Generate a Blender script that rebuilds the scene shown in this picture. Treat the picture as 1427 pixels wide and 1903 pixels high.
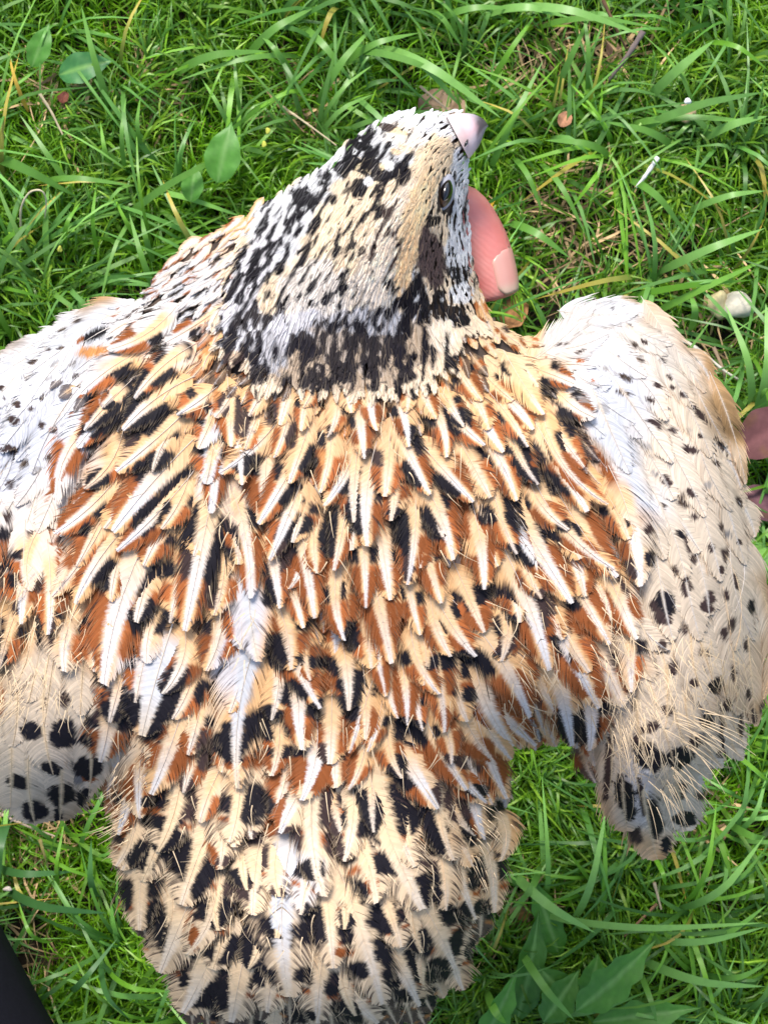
import bpy, math, random
import numpy as np
from mathutils import Vector
rng = np.random.default_rng(11)
random.seed(11)
for o in list(bpy.data.objects): bpy.data.objects.remove(o)
SC = bpy.context.scene
COL = SC.collection
# ------------------------------------------------------------------ camera, light
CZ = 0.66                       # camera height above the lawn (m)
FPX = 3391.0                    # focal length in photo pixels
cam_d = bpy.data.cameras.new('camera'); cam = bpy.data.objects.new('camera', cam_d); COL.objects.link(cam)
cam.location = (0, 0, CZ); cam.rotation_euler = (0, 0, 0)
cam_d.sensor_fit = 'VERTICAL'; cam_d.sensor_height = 24.0
cam_d.lens = 24.0 * FPX / 1903.0
cam_d.clip_start = 0.01; cam_d.clip_end = 100
cam_d.dof.use_dof = True; cam_d.dof.focus_distance = CZ - 0.292
cam_d.dof.aperture_fstop = cam_d.lens / 0.48
SC.camera = cam
EL = math.radians(52); AZ = math.radians(-14)
w = bpy.data.worlds.new('World'); SC.world = w; w.use_nodes = True
nt = w.node_tree
sky = nt.nodes.new('ShaderNodeTexSky'); sky.sky_type = 'NISHITA'; sky.sun_disc = False
sky.sun_elevation = EL; sky.sun_rotation = AZ; sky.dust_density = 2.5; sky.air_density = 1.0; sky.ozone_density = 1.0
bg = nt.nodes['Background']; bg.inputs['Strength'].default_value = 0.15
nt.links.new(sky.outputs[0], bg.inputs[0])
sd = bpy.data.lights.new('sun', 'SUN'); sd.energy = 2.4; sd.angle = math.radians(17); sd.color = (1, .965, .90)
sun = bpy.data.objects.new('sun', sd); COL.objects.link(sun)
dv = Vector((-math.sin(AZ) * math.cos(EL), -math.cos(AZ) * math.cos(EL), -math.sin(EL)))
sun.rotation_euler = dv.to_track_quat('-Z', 'Y').to_euler()
SC.view_settings.view_transform = 'Standard'; SC.view_settings.look = 'None'
SC.view_settings.exposure = 0.68; SC.view_settings.gamma = 1; SC.view_settings.use_curve_mapping = False
SC.cycles.max_bounces = 6; SC.cycles.diffuse_bounces = 4

# ------------------------------------------------------------------ helpers
def P(px, py, z):
    """photo pixel + height -> world point(s)"""
    k = (CZ - z) / FPX
    return np.stack([(px - 713.5) * k, -(py - 951.5) * k, z + 0 * px], -1)

def srgb(r, g, b):
    c = np.array([r, g, b]) / 255.0
    return np.where(c <= .04045, c / 12.92, ((c + .055) / 1.055) ** 2.4)

def mesh_from(name, V, Q, C=None, smooth=True):
    me = bpy.data.meshes.new(name)
    V = np.ascontiguousarray(V, dtype=np.float32); Q = np.ascontiguousarray(Q, dtype=np.int32)
    n = len(Q); k = Q.shape[1]
    me.vertices.add(len(V)); me.vertices.foreach_set('co', V.ravel())
    me.loops.add(n * k); me.loops.foreach_set('vertex_index', Q.ravel())
    me.polygons.add(n)
    me.polygons.foreach_set('loop_start', np.arange(0, n * k, k, dtype=np.int32))
    me.polygons.foreach_set('loop_total', np.full(n, k, dtype=np.int32))
    me.update(calc_edges=True)
    if smooth: me.polygons.foreach_set('use_smooth', np.ones(n, dtype=bool))
    if C is not None:
        a = me.color_attributes.new('Col', 'FLOAT_COLOR', 'POINT')
        C4 = np.ones((len(V), 4), dtype=np.float32); C4[:, :3] = np.clip(C, 0, 1)
        a.data.foreach_set('color', C4.ravel())
    me.validate()
    return me

def obj(name, me, mat=None, parent=None, **props):
    o = bpy.data.objects.new(name, me); COL.objects.link(o)
    if mat and me is not None and len(me.materials) == 0: me.materials.append(mat)
    if parent is not None: o.parent = parent
    for k, v in props.items(): o[k] = v
    return o

def empty(name, loc, **props):
    o = bpy.data.objects.new(name, None); COL.objects.link(o); o.location = loc; o.empty_display_size = .01
    for k, v in props.items(): o[k] = v
    return o

def newmat(name):
    m = bpy.data.materials.new(name); m.use_nodes = True
    return m, m.node_tree, m.node_tree.nodes['Principled BSDF']

def attr_mat(name, rough, spec, transl, sheen=0., noise=None):
    m, t, b = newmat(name)
    a = t.nodes.new('ShaderNodeAttribute'); a.attribute_name = 'Col'
    src = a.outputs['Color']
    if noise:
        tc = t.nodes.new('ShaderNodeTexCoord')
        n = t.nodes.new('ShaderNodeTexNoise'); n.inputs['Scale'].default_value = noise[0]; n.inputs['Detail'].default_value = 5
        t.links.new(tc.outputs['Object'], n.inputs['Vector'])
        mr = t.nodes.new('ShaderNodeMapRange'); mr.inputs['To Min'].default_value = 1 - noise[1]; mr.inputs['To Max'].default_value = 1 + noise[1]
        t.links.new(n.outputs[0], mr.inputs[0])
        mx = t.nodes.new('ShaderNodeVectorMath'); mx.operation = 'SCALE'
        t.links.new(src, mx.inputs[0]); t.links.new(mr.outputs[0], mx.inputs['Scale']); src = mx.outputs[0]
    t.links.new(src, b.inputs['Base Color'])
    b.inputs['Roughness'].default_value = rough
    b.inputs['Specular IOR Level'].default_value = spec
    b.inputs['Sheen Weight'].default_value = sheen
    if transl:
        tr = t.nodes.new('ShaderNodeBsdfTranslucent'); t.links.new(src, tr.inputs['Color'])
        mix = t.nodes.new('ShaderNodeMixShader'); mix.inputs[0].default_value = transl
        t.links.new(b.outputs[0], mix.inputs[1]); t.links.new(tr.outputs[0], mix.inputs[2])
        t.links.new(mix.outputs[0], t.nodes['Material Output'].inputs[0])
    return m

M_FEATHER = attr_mat('feather_vane', .62, .18, .10, noise=(900, .10))
M_GRASS = attr_mat('grass_blade', .40, .5, .36, noise=(260, .22))
M_LEAF = attr_mat('leaf_blade', .45, .4, .22, noise=(420, .22))
M_LITTER = attr_mat('dry_litter', .75, .25, .05, noise=(600, .25))

class Grid2:
    """smooth value noise on photo pixels"""
    def __init__(s, step, seed):
        r = np.random.default_rng(seed); s.st = step; s.g = r.random((120, 120))
    def __call__(s, x, y):
        u = np.clip((x + 1400) / s.st, 0, 1e9) % 118; v = np.clip((y + 1400) / s.st, 0, 1e9) % 118
        i = u.astype(int); j = v.astype(int); a = u - i; b = v - j
        a = a * a * (3 - 2 * a); b = b * b * (3 - 2 * b); g = s.g
        return (g[i, j] * (1 - a) + g[i + 1, j] * a) * (1 - b) + (g[i, j + 1] * (1 - a) + g[i + 1, j + 1] * a) * b
N40 = Grid2(40, 1); N110 = Grid2(110, 2); N15 = Grid2(15, 3); N70 = Grid2(70, 4)

# ------------------------------------------------------------------ ground
def soil_mat():
    m, t, b = newmat('soil')
    tc = t.nodes.new('ShaderNodeTexCoord')
    n = t.nodes.new('ShaderNodeTexNoise'); n.inputs['Scale'].default_value = 55; n.inputs['Detail'].default_value = 9; n.inputs['Roughness'].default_value = .7
    t.links.new(tc.outputs['Object'], n.inputs['Vector'])
    cr = t.nodes.new('ShaderNodeValToRGB'); e = cr.color_ramp.elements
    e[0].position = .35; e[0].color = (.012, .009, .006, 1); e[1].position = .75; e[1].color = (.075, .05, .032, 1)
    t.links.new(n.outputs[0], cr.inputs[0]); t.links.new(cr.outputs[0], b.inputs['Base Color'])
    b.inputs['Roughness'].default_value = .95
    bp = t.nodes.new('ShaderNodeBump'); bp.inputs['Strength'].default_value = .8; bp.inputs['Distance'].default_value = .004
    t.links.new(n.outputs[0], bp.inputs['Height']); t.links.new(bp.outputs[0], b.inputs['Normal'])
    return m
nx = 120
ax = np.concatenate([[-30, -8, -3], np.linspace(-1.2, 1.2, nx - 6), [3, 8, 30]])
X, Y = np.meshgrid(ax, ax, indexing='ij')
Z = (N40(X * 5000, Y * 5000) - .5) * .004 + (N15(X * 2500 + 90, Y * 2500) - .5) * .002
Z[np.abs(X) > 2] = 0; Z[np.abs(Y) > 2] = 0
idx = np.arange(nx * nx).reshape(nx, nx)
Q = np.stack([idx[:-1, :-1], idx[1:, :-1], idx[1:, 1:], idx[:-1, 1:]], -1).reshape(-1, 4)
obj('ground', mesh_from('ground', np.stack([X, Y, Z], -1).reshape(-1, 3), Q), soil_mat(), kind='structure')

# ------------------------------------------------------------------ grass
BARE = [(1090, 75, 120, 45), (1150, 330, 90, 45), (1240, 440, 70, 60), (1060, 470, 60, 45), (300, 180, 45, 25), (115, 185, 50, 30),
        (560, 215, 45, 30), (1330, 640, 60, 60), (60, 1600, 60, 40), (40, 1780, 60, 90), (1290, 1530, 60, 30), (1120, 120, 70, 40),
        (990, 150, 60, 30), (80, 1470, 80, 40), (960, 1690, 50, 30), (1010, 380, 50, 40)]
def bare(px, py):
    b = np.zeros_like(px)
    for x, y, rx, ry in BARE:
        b = np.maximum(b, 1 - np.sqrt(((px - x) / rx / 1.25) ** 2 + ((py - y) / ry / 1.25) ** 2) + (N40(px, py) - .5) * .5)
    return np.clip(b * 2.6, 0, 1)
def to_px(x, y, z=.015):
    k = FPX / (CZ - z)
    return x * k + 713.5, -y * k + 951.5

def blades(x, y, z0, ang, length, height, width, col0, col1, bend, seg=4, twist=None, fold=.0):
    """vectorised ribbons: rise then lie over; returns V,Q,C"""
    n = len(x); f = np.linspace(0, 1, seg + 1)[None, :]
    dx, dy = np.cos(ang)[:, None], np.sin(ang)[:, None]
    out = length[:, None] * (f ** 1.35)
    rise = height[:, None] * np.sin(np.pi * .5 * np.clip(f * 1.5, 0, 1)) - height[:, None] * .55 * np.clip(f - .55, 0, 1) ** 1.4 * 2.
    side = bend[:, None] * length[:, None] * f ** 2
    cx = x[:, None] + dx * out - dy * side; cy = y[:, None] + dy * out + dx * side
    cz = z0[:, None] + rise
    prof = np.clip(np.minimum(1, .55 + f * 2.5) * (1 - f ** 3.0) ** .8, .0, 1) * .5
    wv = width[:, None] * prof
    tw = (twist[:, None] if twist is not None else 0) * (.4 + f)
    ox = -dy * wv * np.cos(tw); oy = dx * wv * np.cos(tw); oz = wv * np.sin(tw)
    V = np.stack([np.stack([cx - ox, cy - oy, cz - oz], -1), np.stack([cx + ox, cy + oy, cz + oz], -1)], 2)
    base = (np.arange(n) * (seg + 1) * 2)[:, None]; k = np.arange(seg)[None, :] * 2
    a = base + k
    Q = np.stack([a, a + 1, a + 3, a + 2], -1).reshape(-1, 4)
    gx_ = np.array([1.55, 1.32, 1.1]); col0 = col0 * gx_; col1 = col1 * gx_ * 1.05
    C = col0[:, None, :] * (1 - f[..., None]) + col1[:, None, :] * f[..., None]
    C = np.repeat(C[:, :, None, :], 2, 2)
    return V.reshape(-1, 3), Q, C.reshape(-1, 3)

def join(parts):
    Vs, Qs, Cs = [], [], []; o = 0
    for V, Q, C in parts:
        Vs.append(V); Qs.append(Q + o); Cs.append(C); o += len(V)
    return np.concatenate(Vs), np.concatenate(Qs), np.concatenate(Cs)

GREENS = np.array([[.085, .235, .014], [.125, .320, .020], [.048, .170, .022], [.075, .225, .040], [.180, .370, .035], [.065, .190, .012]])
BLUEG = np.array([[.085, .240, .055], [.115, .300, .080], [.065, .200, .040], [.140, .340, .080], [.110, .290, .030]])
def fine_grass(n, x0, x1, y0, y1, keepout=False, wmul=1.):
    x = rng.uniform(x0, x1, n); y = rng.uniform(y0, y1, n)
    px, py = to_px(x, y)
    p = 1 - .96 * bare(px, py); p *= .35 + .65 * np.clip(N70(px, py) * 2.2 - .3, 0, 1)
    under = ((px > 120) & (px < 1250) & (py > 520) & (py < 1350)); p = np.where(under, p * .25, p)
    k = rng.random(n) < p; x, y, px, py = x[k], y[k], px[k], py[k]; n = len(x)
    moss = np.clip(N110(px + 333, py) * 2.4 - .75, 0, 1)
    ang = N70(px + 900, py + 70) * 9 + rng.normal(0, 1.2, n)
    L = rng.uniform(.008, .026, n) * (1 - .45 * moss); Hh = rng.uniform(.008, .024, n) * (1 - .3 * moss)
    W = rng.uniform(.0006, .0013, n) * (1 - .35 * moss) * wmul
    ci = rng.integers(0, len(GREENS), n); c = GREENS[ci] * rng.uniform(.7, 1.25, (n, 1))
    c = c * (1 - moss[:, None]) + (np.array([.105, .300, .008]) * rng.uniform(.7, 1.3, (n, 1))) * moss[:, None]
    dry = rng.random(n) < .05 + .35 * bare(px, py)
    c[dry] = np.array([.33, .27, .13]) * rng.uniform(.5, 1.2, (dry.sum(), 1))
    Hh[dry] *= .35
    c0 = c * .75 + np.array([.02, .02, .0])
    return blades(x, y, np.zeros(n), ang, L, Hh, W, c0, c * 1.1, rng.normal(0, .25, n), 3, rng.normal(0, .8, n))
def tufts(n, x0, x1, y0, y1):
    parts = []
    cx = rng.uniform(x0, x1, n); cy = rng.uniform(y0, y1, n)
    m = rng.integers(5, 15, n)
    X = np.repeat(cx, m); Y = np.repeat(cy, m); k = len(X)
    px, py = to_px(X, Y); kk = (rng.random(len(X)) > bare(px, py) * 1.1); X, Y, m_all = X[kk], Y[kk], kk; k = len(X)
    lean = np.repeat(rng.uniform(0, 6.28, n), m)[kk]
    ang = lean + rng.normal(0, 1.0, k)
    L = rng.uniform(.018, .055, k); H = rng.uniform(.012, .034, k); W = rng.uniform(.0009, .0022, k)
    tone = np.repeat(rng.uniform(.7, 1.3, n), m)[kk]
    c = BLUEG[np.repeat(rng.integers(0, len(BLUEG), n), m)[kk]] * (tone * rng.uniform(.85, 1.15, k))[:, None]
    yel = rng.random(k) < .05
    c1 = c * 1.15; c1[yel] = [.45, .38, .08]
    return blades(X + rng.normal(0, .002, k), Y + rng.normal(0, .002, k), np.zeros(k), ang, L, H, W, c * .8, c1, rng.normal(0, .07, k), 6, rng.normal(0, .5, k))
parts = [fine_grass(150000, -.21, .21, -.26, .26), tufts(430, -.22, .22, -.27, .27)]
parts.append(fine_grass(42000, -.7, .7, .26, .75, wmul=2)); parts.append(fine_grass(42000, -.7, .7, -.75, -.26, wmul=2))
parts.append(fine_grass(30000, -.7, -.21, -.26, .26, wmul=2)); parts.append(fine_grass(30000, .21, .7, -.26, .26, wmul=2))
parts.append(tufts(700, -.7, .7, -.75, .75))
# prominent long blades that can be traced in the photo: x0,y0 (root) x1,y1 (tip) width_px bend height
LB = [(60, 215, 20, 100, 9, .05, .02, 2), (100, 520, 95, 330, 15, .0, .02, 0), (0, 300, 150, 370, 22, -.1, .024, 0), (150, 370, 40, 215, 12, .1, .02, 0),
 (230, 420, 480, 260, 15, -.15, .03, 0), (330, 150, 500, 92, 18, -.1, .034, 0), (560, 115, 330, 150, 12, .1, .03, 0), (215, 220, 150, 5, 14, .1, .03, 0),
 (90, 345, 250, 345, 13, .1, .03, 0), (240, 330, 235, 180, 10, .05, .03, 0), (270, 300, 262, 175, 11, 0, .03, 0), (215, 330, 190, 230, 10, .1, .02, 4),
 (300, 560, 240, 395, 13, .05, .03, 0), (290, 490, 265, 400, 12, .1, .02, 0), (130, 470, 150, 375, 10, 0, .03, 3), (190, 480, 180, 340, 9, 0, .03, 3),
 (0, 470, 110, 400, 10, .0, .02, 3), (10, 540, 100, 560, 8, .1, .02, 3), (460, 120, 590, 10, 18, .1, .03, 0), (560, 60, 660, 160, 16, .0, .03, 0),
 (590, 210, 700, 40, 17, -.1, .034, 0), (550, 160, 480, 60, 12, .1, .03, 0), (640, 130, 780, 60, 15, .1, .03, 0), (640, 105, 905, 175, 15, -.1, .04, 0),
 (700, 100, 935, 215, 22, .05, .042, 1), (740, 110, 860, 200, 17, .0, .035, 1), (800, 55, 965, 15, 16, -.1, .03, 0), (790, 30, 860, 90, 12, .1, .03, 0),
 (900, 40, 1060, 30, 18, .1, .034, 1), (930, 30, 1200, 60, 19, .05, .04, 1), (1000, 60, 1215, 50, 13, -.1, .03, 0), (900, 180, 1000, 20, 12, .1, .03, 3),
 (905, 330, 1010, 110, 14, -.1, .03, 0), (1020, 195, 1100, 20, 14, .1, .03, 0), (1085, 195, 1080, 0, 10, .1, .03, 0), (1190, 200, 1330, 70, 20, .15, .036, 1),
 (1180, 250, 1427, 165, 18, .1, .04, 1), (1160, 240, 1427, 230, 15, -.05, .03, 0), (1290, 270, 1427, 215, 18, .1, .03, 1), (1250, 290, 1120, 225, 16, .1, .03, 0),
 (1300, 90, 1427, 130, 12, .1, .03, 3), (1270, 400, 1427, 350, 14, .15, .04, 1), (1220, 510, 1427, 420, 18, .1, .04, 1), (1130, 300, 1010, 260, 15, 0, .03, 0),
 (1160, 340, 1280, 440, 16, .0, .034, 0), (1000, 310, 1090, 440, 12, .1, .03, 0), (940, 420, 1060, 480, 17, .1, .03, 0), (950, 300, 1010, 400, 12, .1, .03, 0),
 (1200, 590, 1427, 480, 14, .05, .03, 4), (1395, 780, 1427, 560, 26, .05, .04, 1), (1385, 770, 1350, 560, 16, .1, .04, 1), (1380, 760, 1427, 690, 16, .1, .03, 0),
 (1275, 620, 1280, 540, 16, 0, .03, 0), (1380, 780, 1260, 650, 16, .1, .03, 0), (1150, 560, 1400, 520, 14, -.1, .03, 3), (1390, 1000, 1427, 1080, 20, .1, .03, 1),
 (1400, 930, 1427, 880, 14, .1, .03, 0), (945, 1610, 1110, 1740, 20, .05, .04, 1), (1000, 1600, 950, 1690, 15, .1, .03, 0), (1000, 1690, 1427, 1720, 15, .03, .04, 1),
 (1250, 1680, 1427, 1560, 17, .08, .045, 1), (1300, 1640, 1427, 1580, 12, .05, .04, 0), (1180, 1730, 1427, 1728, 17, -.05, .04, 1), (1060, 1700, 1130, 1500, 16, .0, .04, 1),
 (1180, 1770, 1427, 1840, 20, .05, .04, 1), (960, 1750, 1070, 1903, 17, .05, .04, 0), (1260, 1670, 1340, 1490, 11, .05, .05, 3), (1340, 1520, 1427, 1560, 16, .1, .04, 0),
 (1110, 1700, 1120, 1480, 12, .0, .03, 3), (1200, 1570, 1240, 1650, 10, .0, .04, 3), (1270, 1740, 1427, 1680, 14, .05, .03, 0), (1000, 1870, 1210, 1840, 16, .1, .03, 0),
 (1180, 1790, 1220, 1903, 12, 0, .03, 0), (1300, 1800, 1427, 1790, 14, .1, .03, 0), (30, 1500, 0, 1640, 20, .05, .03, 5), (20, 1640, 200, 1700, 20, .05, .035, 5),
 (0, 1600, 140, 1620, 17, -.05, .03, 5), (190, 1660, 170, 1560, 16, .05, .03, 5), (120, 1640, 120, 1530, 9, .0, .03, 3), (110, 1740, 30, 1680, 9, .0, .04, 3),
 (140, 1830, 215, 1750, 13, .05, .04, 5), (195, 1770, 240, 1903, 14, .05, .04, 5), (80, 1560, 200, 1640, 9, .05, .03, 3), (200, 1780, 330, 1850, 11, .05, .04, 3),
 (130, 1540, 205, 1535, 8, 0, .03, 3), (900, 1830, 940, 1903, 18, .0, .03, 4), (290, 1880, 180, 1840, 8, .1, .03, 3)]
LBC = [np.array([.100, .270, .050]), np.array([.150, .360, .095]), np.array([.50, .38, .08]), np.array([.110, .310, .030]), np.array([.13, .34, .05]), np.array([.045, .150, .050])]
A = np.array([l[:7] for l in LB]); z = .006
p0 = P(A[:, 0], A[:, 1], z); p1 = P(A[:, 2], A[:, 3], A[:, 6] * .8)
d = p1 - p0; Ln = np.hypot(d[:, 0], d[:, 1]); cc = np.array([LBC[l[7]] for l in LB])
n = len(LB)
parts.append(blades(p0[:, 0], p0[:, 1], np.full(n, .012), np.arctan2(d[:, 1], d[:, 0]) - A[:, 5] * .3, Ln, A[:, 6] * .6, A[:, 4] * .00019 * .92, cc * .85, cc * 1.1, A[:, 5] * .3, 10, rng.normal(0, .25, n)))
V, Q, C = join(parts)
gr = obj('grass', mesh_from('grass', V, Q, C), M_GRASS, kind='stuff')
gr['label'] = 'short green lawn grass and moss around and below the quail'; gr['category'] = 'grass'

# ------------------------------------------------------------------ bird surface
POLY = np.array([(884, 203), (838, 207), (740, 209), (700, 224), (640, 272), (590, 318), (540, 352), (500, 374), (425, 402), (385, 432), (345, 452),
 (305, 482), (268, 512), (268, 550), (200, 562), (140, 582), (60, 622), (0, 658), (-60, 700), (-100, 900), (-110, 1200), (-80, 1400), (-20, 1470),
 (60, 1515), (120, 1510), (180, 1470), (212, 1500), (218, 1600), (245, 1650), (255, 1720), (295, 1790), (345, 1870), (410, 1925), (600, 1955), (770, 1915),
 (830, 1835), (880, 1765), (915, 1690), (930, 1600), (925, 1480), (945, 1395), (1000, 1372), (1080, 1380), (1110, 1465), (1150, 1510), (1190, 1550), (1225, 1560),
 (1250, 1500), (1320, 1450), (1370, 1400), (1375, 1360), (1392, 1330), (1408, 1250), (1415, 1100), (1402, 1000), (1380, 880), (1342, 762), (1285, 665), (1225, 594),
 (1168, 565), (1108, 562), (1055, 595), (1000, 640), (955, 605), (900, 565), (882, 500), (870, 400), (868, 310), (876, 270), (890, 240)], float)
def sdf(px, py):
    d = np.full(px.shape, 1e9); inside = np.zeros(px.shape, bool); n = len(POLY)
    for i in range(n):
        a = POLY[i]; b = POLY[(i + 1) % n]; e = b - a
        t = np.clip(((px - a[0]) * e[0] + (py - a[1]) * e[1]) / (e @ e), 0, 1)
        d = np.minimum(d, np.hypot(px - a[0] - t * e[0], py - a[1] - t * e[1]))
        c = ((a[1] > py) != (b[1] > py)) & (px < (b[0] - a[0]) * (py - a[1]) / (b[1] - a[1] + 1e-12) + a[0])
        inside ^= c
    return np.where(inside, d, -d)
GS = 10; gx = np.arange(-260, 1700, GS); gy = np.arange(60, 2120, GS)
GX, GY = np.meshgrid(gx, gy, indexing='ij')
D = sdf(GX.astype(float), GY.astype(float))
def bump(x, y, cx, cy, rx, ry, a=0):
    c, s = math.cos(a), math.sin(a); u = ((x - cx) * c + (y - cy) * s) / rx; v = (-(x - cx) * s + (y - cy) * c) / ry
    return np.exp(-(u * u + v * v))
dd = np.clip(D, 0, None)
infl = np.sqrt(1 - (1 - np.clip(dd / 210, 0, 1)) ** 2)
HG = .250 + .034 * infl + np.clip(D, -120, 0) * .00016
HG += .016 * bump(GX, GY, 710, 400, 150, 250, math.radians(33)) + .012 * bump(GX, GY, 620, 980, 330, 420)
HG -= .010 * bump(GX, GY, 1200, 800, 60, 260, math.radians(-25)) + .010 * bump(GX, GY, 80, 860, 60, 260, math.radians(25))
HG += .006 * bump(GX, GY, 560, 1750, 300, 200) + .004 * bump(GX, GY, 1220, 1430, 90, 120)
for _ in range(40):
    HG[1:-1, 1:-1] = (HG[1:-1, 1:-1] * 2 + HG[:-2, 1:-1] + HG[2:, 1:-1] + HG[1:-1, :-2] + HG[1:-1, 2:]) / 6
def lut(G, x, y):
    u = np.clip((x + 260) / GS, 0, len(gx) - 1.01); v = np.clip((y - 60) / GS, 0, len(gy) - 1.01)
    i = u.astype(int); j = v.astype(int); a = u - i; b = v - j
    return (G[i, j] * (1 - a) + G[i + 1, j] * a) * (1 - b) + (G[i, j + 1] * (1 - a) + G[i + 1, j + 1] * a) * b

# flow of the plumage: x, y, dx, dy
FL = np.array([(880, 230, -.9, .35), (800, 250, -.75, .6), (700, 260, -.7, .7), (620, 330, -.62, .8), (720, 380, -.5, .87), (800, 330, -.35, .95), (850, 420, .05, 1), (850, 540, .25, 1),
 (780, 560, -.1, 1), (700, 520, -.35, .93), (600, 500, -.5, .86), (500, 450, -.6, .8), (420, 430, -.85, .55), (330, 500, -.85, .55), (480, 600, -.35, .95), (600, 660, -.1, 1),
 (720, 680, .05, 1), (850, 650, .45, .9), (930, 640, .7, .75), (970, 740, .7, .75), (400, 650, -.65, .75), (300, 640, -.85, .5), (200, 600, -.93, .38), (60, 660, -.9, .42),
 (20, 800, -.6, .8), (180, 760, -.75, .65), (280, 800, -.65, .75), (60, 950, -.4, .92), (170, 950, -.5, .87), (280, 950, -.45, .9), (400, 850, -.2, 1), (500, 850, -.3, .95),
 (620, 850, -.05, 1), (700, 900, .0, 1), (820, 860, .45, .9), (920, 880, .45, .9), (1010, 860, .55, .84), (1080, 900, .5, .87), (1040, 612, .75, -.5), (1080, 580, .85, -.35), (1120, 568, 1, .1), (1200, 600, .8, .55), (1290, 680, .62, .78), (1365, 800, .4, .9), (1060, 640, .8, -.05), (1000, 650, .7, .1), (1180, 620, .85, .5),
 (1180, 720, .8, .6), (1270, 760, .65, .76), (1320, 900, .5, .87), (1200, 900, .45, .9), (1250, 1100, .3, .95), (1370, 1100, .2, 1), (1400, 1250, .0, 1), (1250, 1280, .25, 1),
 (1210, 1450, .1, 1), (1300, 1420, .6, .8), (1340, 1330, .5, .85), (1120, 1400, .2, 1), (1000, 1050, .4, .92), (1100, 1080, .45, .9), (1000, 1250, .4, .92), (900, 1080, .35, .94), (900, 1250, .5, .87),
 (800, 1050, .15, 1), (700, 1100, .1, 1), (580, 1100, .05, 1), (480, 1050, .0, 1), (380, 1050, -.2, 1), (300, 1150, -.25, .95), (200, 1100, -.35, .93), (100, 1100, -.3, .95), (20, 1150, -.25, .97),
 (80, 1300, -.05, 1), (60, 1450, .0, 1), (150, 1420, .1, 1), (260, 1300, -.25, .97), (350, 1350, -.25, .97), (450, 1300, -.15, 1), (560, 1300, .0, 1), (700, 1300, .05, 1), (820, 1350, .35, .94),
 (900, 1430, .3, .95), (240, 1500, -.3, .95), (340, 1500, -.2, 1), (460, 1500, -.1, 1), (560, 1450, -.15, 1), (680, 1500, .2, 1), (800, 1550, .35, .94), (900, 1600, .2, 1),
 (240, 1680, -.05, 1), (340, 1640, -.4, .92), (340, 1780, -.45, .9), (430, 1700, -.2, 1), (540, 1740, -.05, 1), (660, 1740, .25, 1), (780, 1720, .4, .92), (880, 1720, .2, 1),
 (440, 1880, -.1, 1), (600, 1880, .2, 1), (760, 1850, .4, .92)])
FLG = np.zeros(GX.shape + (2,)); WS = np.zeros(GX.shape)
for x, y, a, b in FL:
    wgt = 1 / (((GX - x) ** 2 + (GY - y) ** 2) + 900) ** 1.6; m = math.hypot(a, b)
    FLG[..., 0] += wgt * a / m; FLG[..., 1] += wgt * b / m; WS += wgt
FLG /= np.linalg.norm(FLG, axis=-1, keepdims=True)
def flow(x, y):
    a = lut(FLG[..., 0], x, y); b = lut(FLG[..., 1], x, y); m = np.hypot(a, b); return a / m, b / m

# palette (albedo)
BUFF = np.array([.71, .42, .195]); CREAM = np.array([.79, .60, .38]); WHITE = np.array([.74, .735, .75]); TAN = np.array([.60, .46, .33])
RUF = np.array([.27, .080, .022]); BLK = np.array([.011, .009, .013]); DBR = np.array([.050, .030, .028]); GRY = np.array([.20, .185, .18]); PGRY = np.array([.62, .60, .62])
ORA = np.array([.55, .24, .08])
# soft regions of ground colour over the plumage
WHW = np.array([.63, .63, .66])
REG = [  # x,y,rx,ry,deg,colour,strength
 (700, 1050, 900, 1200, 0, BUFF, 1.), (600, 900, 330, 200, 0, BUFF * .5 + TAN * .5, .35), (560, 1700, 420, 330, 0, CREAM * .6 + TAN * .4, .9),
 (90, 1380, 150, 180, 0, CREAM * .62 + WHW * .22, .95), (60, 780, 150, 230, 28, WHW, 1.), (180, 620, 180, 60, -22, WHW * .9, 1.), (60, 1000, 80, 130, 15, PGRY * .6 + CREAM * .4, .8),
 (1150, 680, 170, 130, 30, CREAM * .4 + WHW * .6, 1.), (1190, 820, 90, 240, -28, WHW, 1.), (1300, 900, 90, 250, -20, CREAM * .7 + WHW * .3, .9), (1110, 580, 90, 40, 0, WHW, 1.), (1050, 625, 75, 42, -40, WHW * .8 + CREAM * .2, 1.),
 (1290, 1150, 150, 220, 0, CREAM * .60 + WHW * .25, .95), (1240, 1400, 190, 170, 0, CREAM * .62 + WHW * .25, .95), (340, 560, 140, 90, -40, WHW * .8 + CREAM * .2, .9),
 (390, 870, 26, 110, 0, WHW, .9), (440, 940, 40, 60, 0, TAN * .6 + PGRY * .4, .6), (447, 1180, 46, 130, 8, PGRY, .9), (270, 1260, 70, 80, 20, WHW * .75 + CREAM * .2, .85), (560, 1650, 55, 60, 0, PGRY * .85 + CREAM * .15, .8),
 (960, 660, 90, 60, 40, CREAM, .7), (340, 1340, 60, 90, 15, TAN * .5 + CREAM * .4, .7), (1190, 1460, 30, 70, 0, PGRY * .7 + TAN * .3, .8)]
def ground_col(px, py):
    c = np.zeros(px.shape + (3,))
    wob = (N40(px, py) - .5) * .5
    for x, y, rx, ry, dg, col, s in REG:
        a = math.radians(dg); ca, sa = math.cos(a), math.sin(a)
        u = ((px - x) * ca + (py - y) * sa) / rx; v = (-(px - x) * sa + (py - y) * ca) / ry
        r = np.sqrt(u * u + v * v) + wob
        k = np.clip((1.15 - r) / .45, 0, 1) * s
        c = c * (1 - k[..., None]) + col * k[..., None]
    return c

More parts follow.
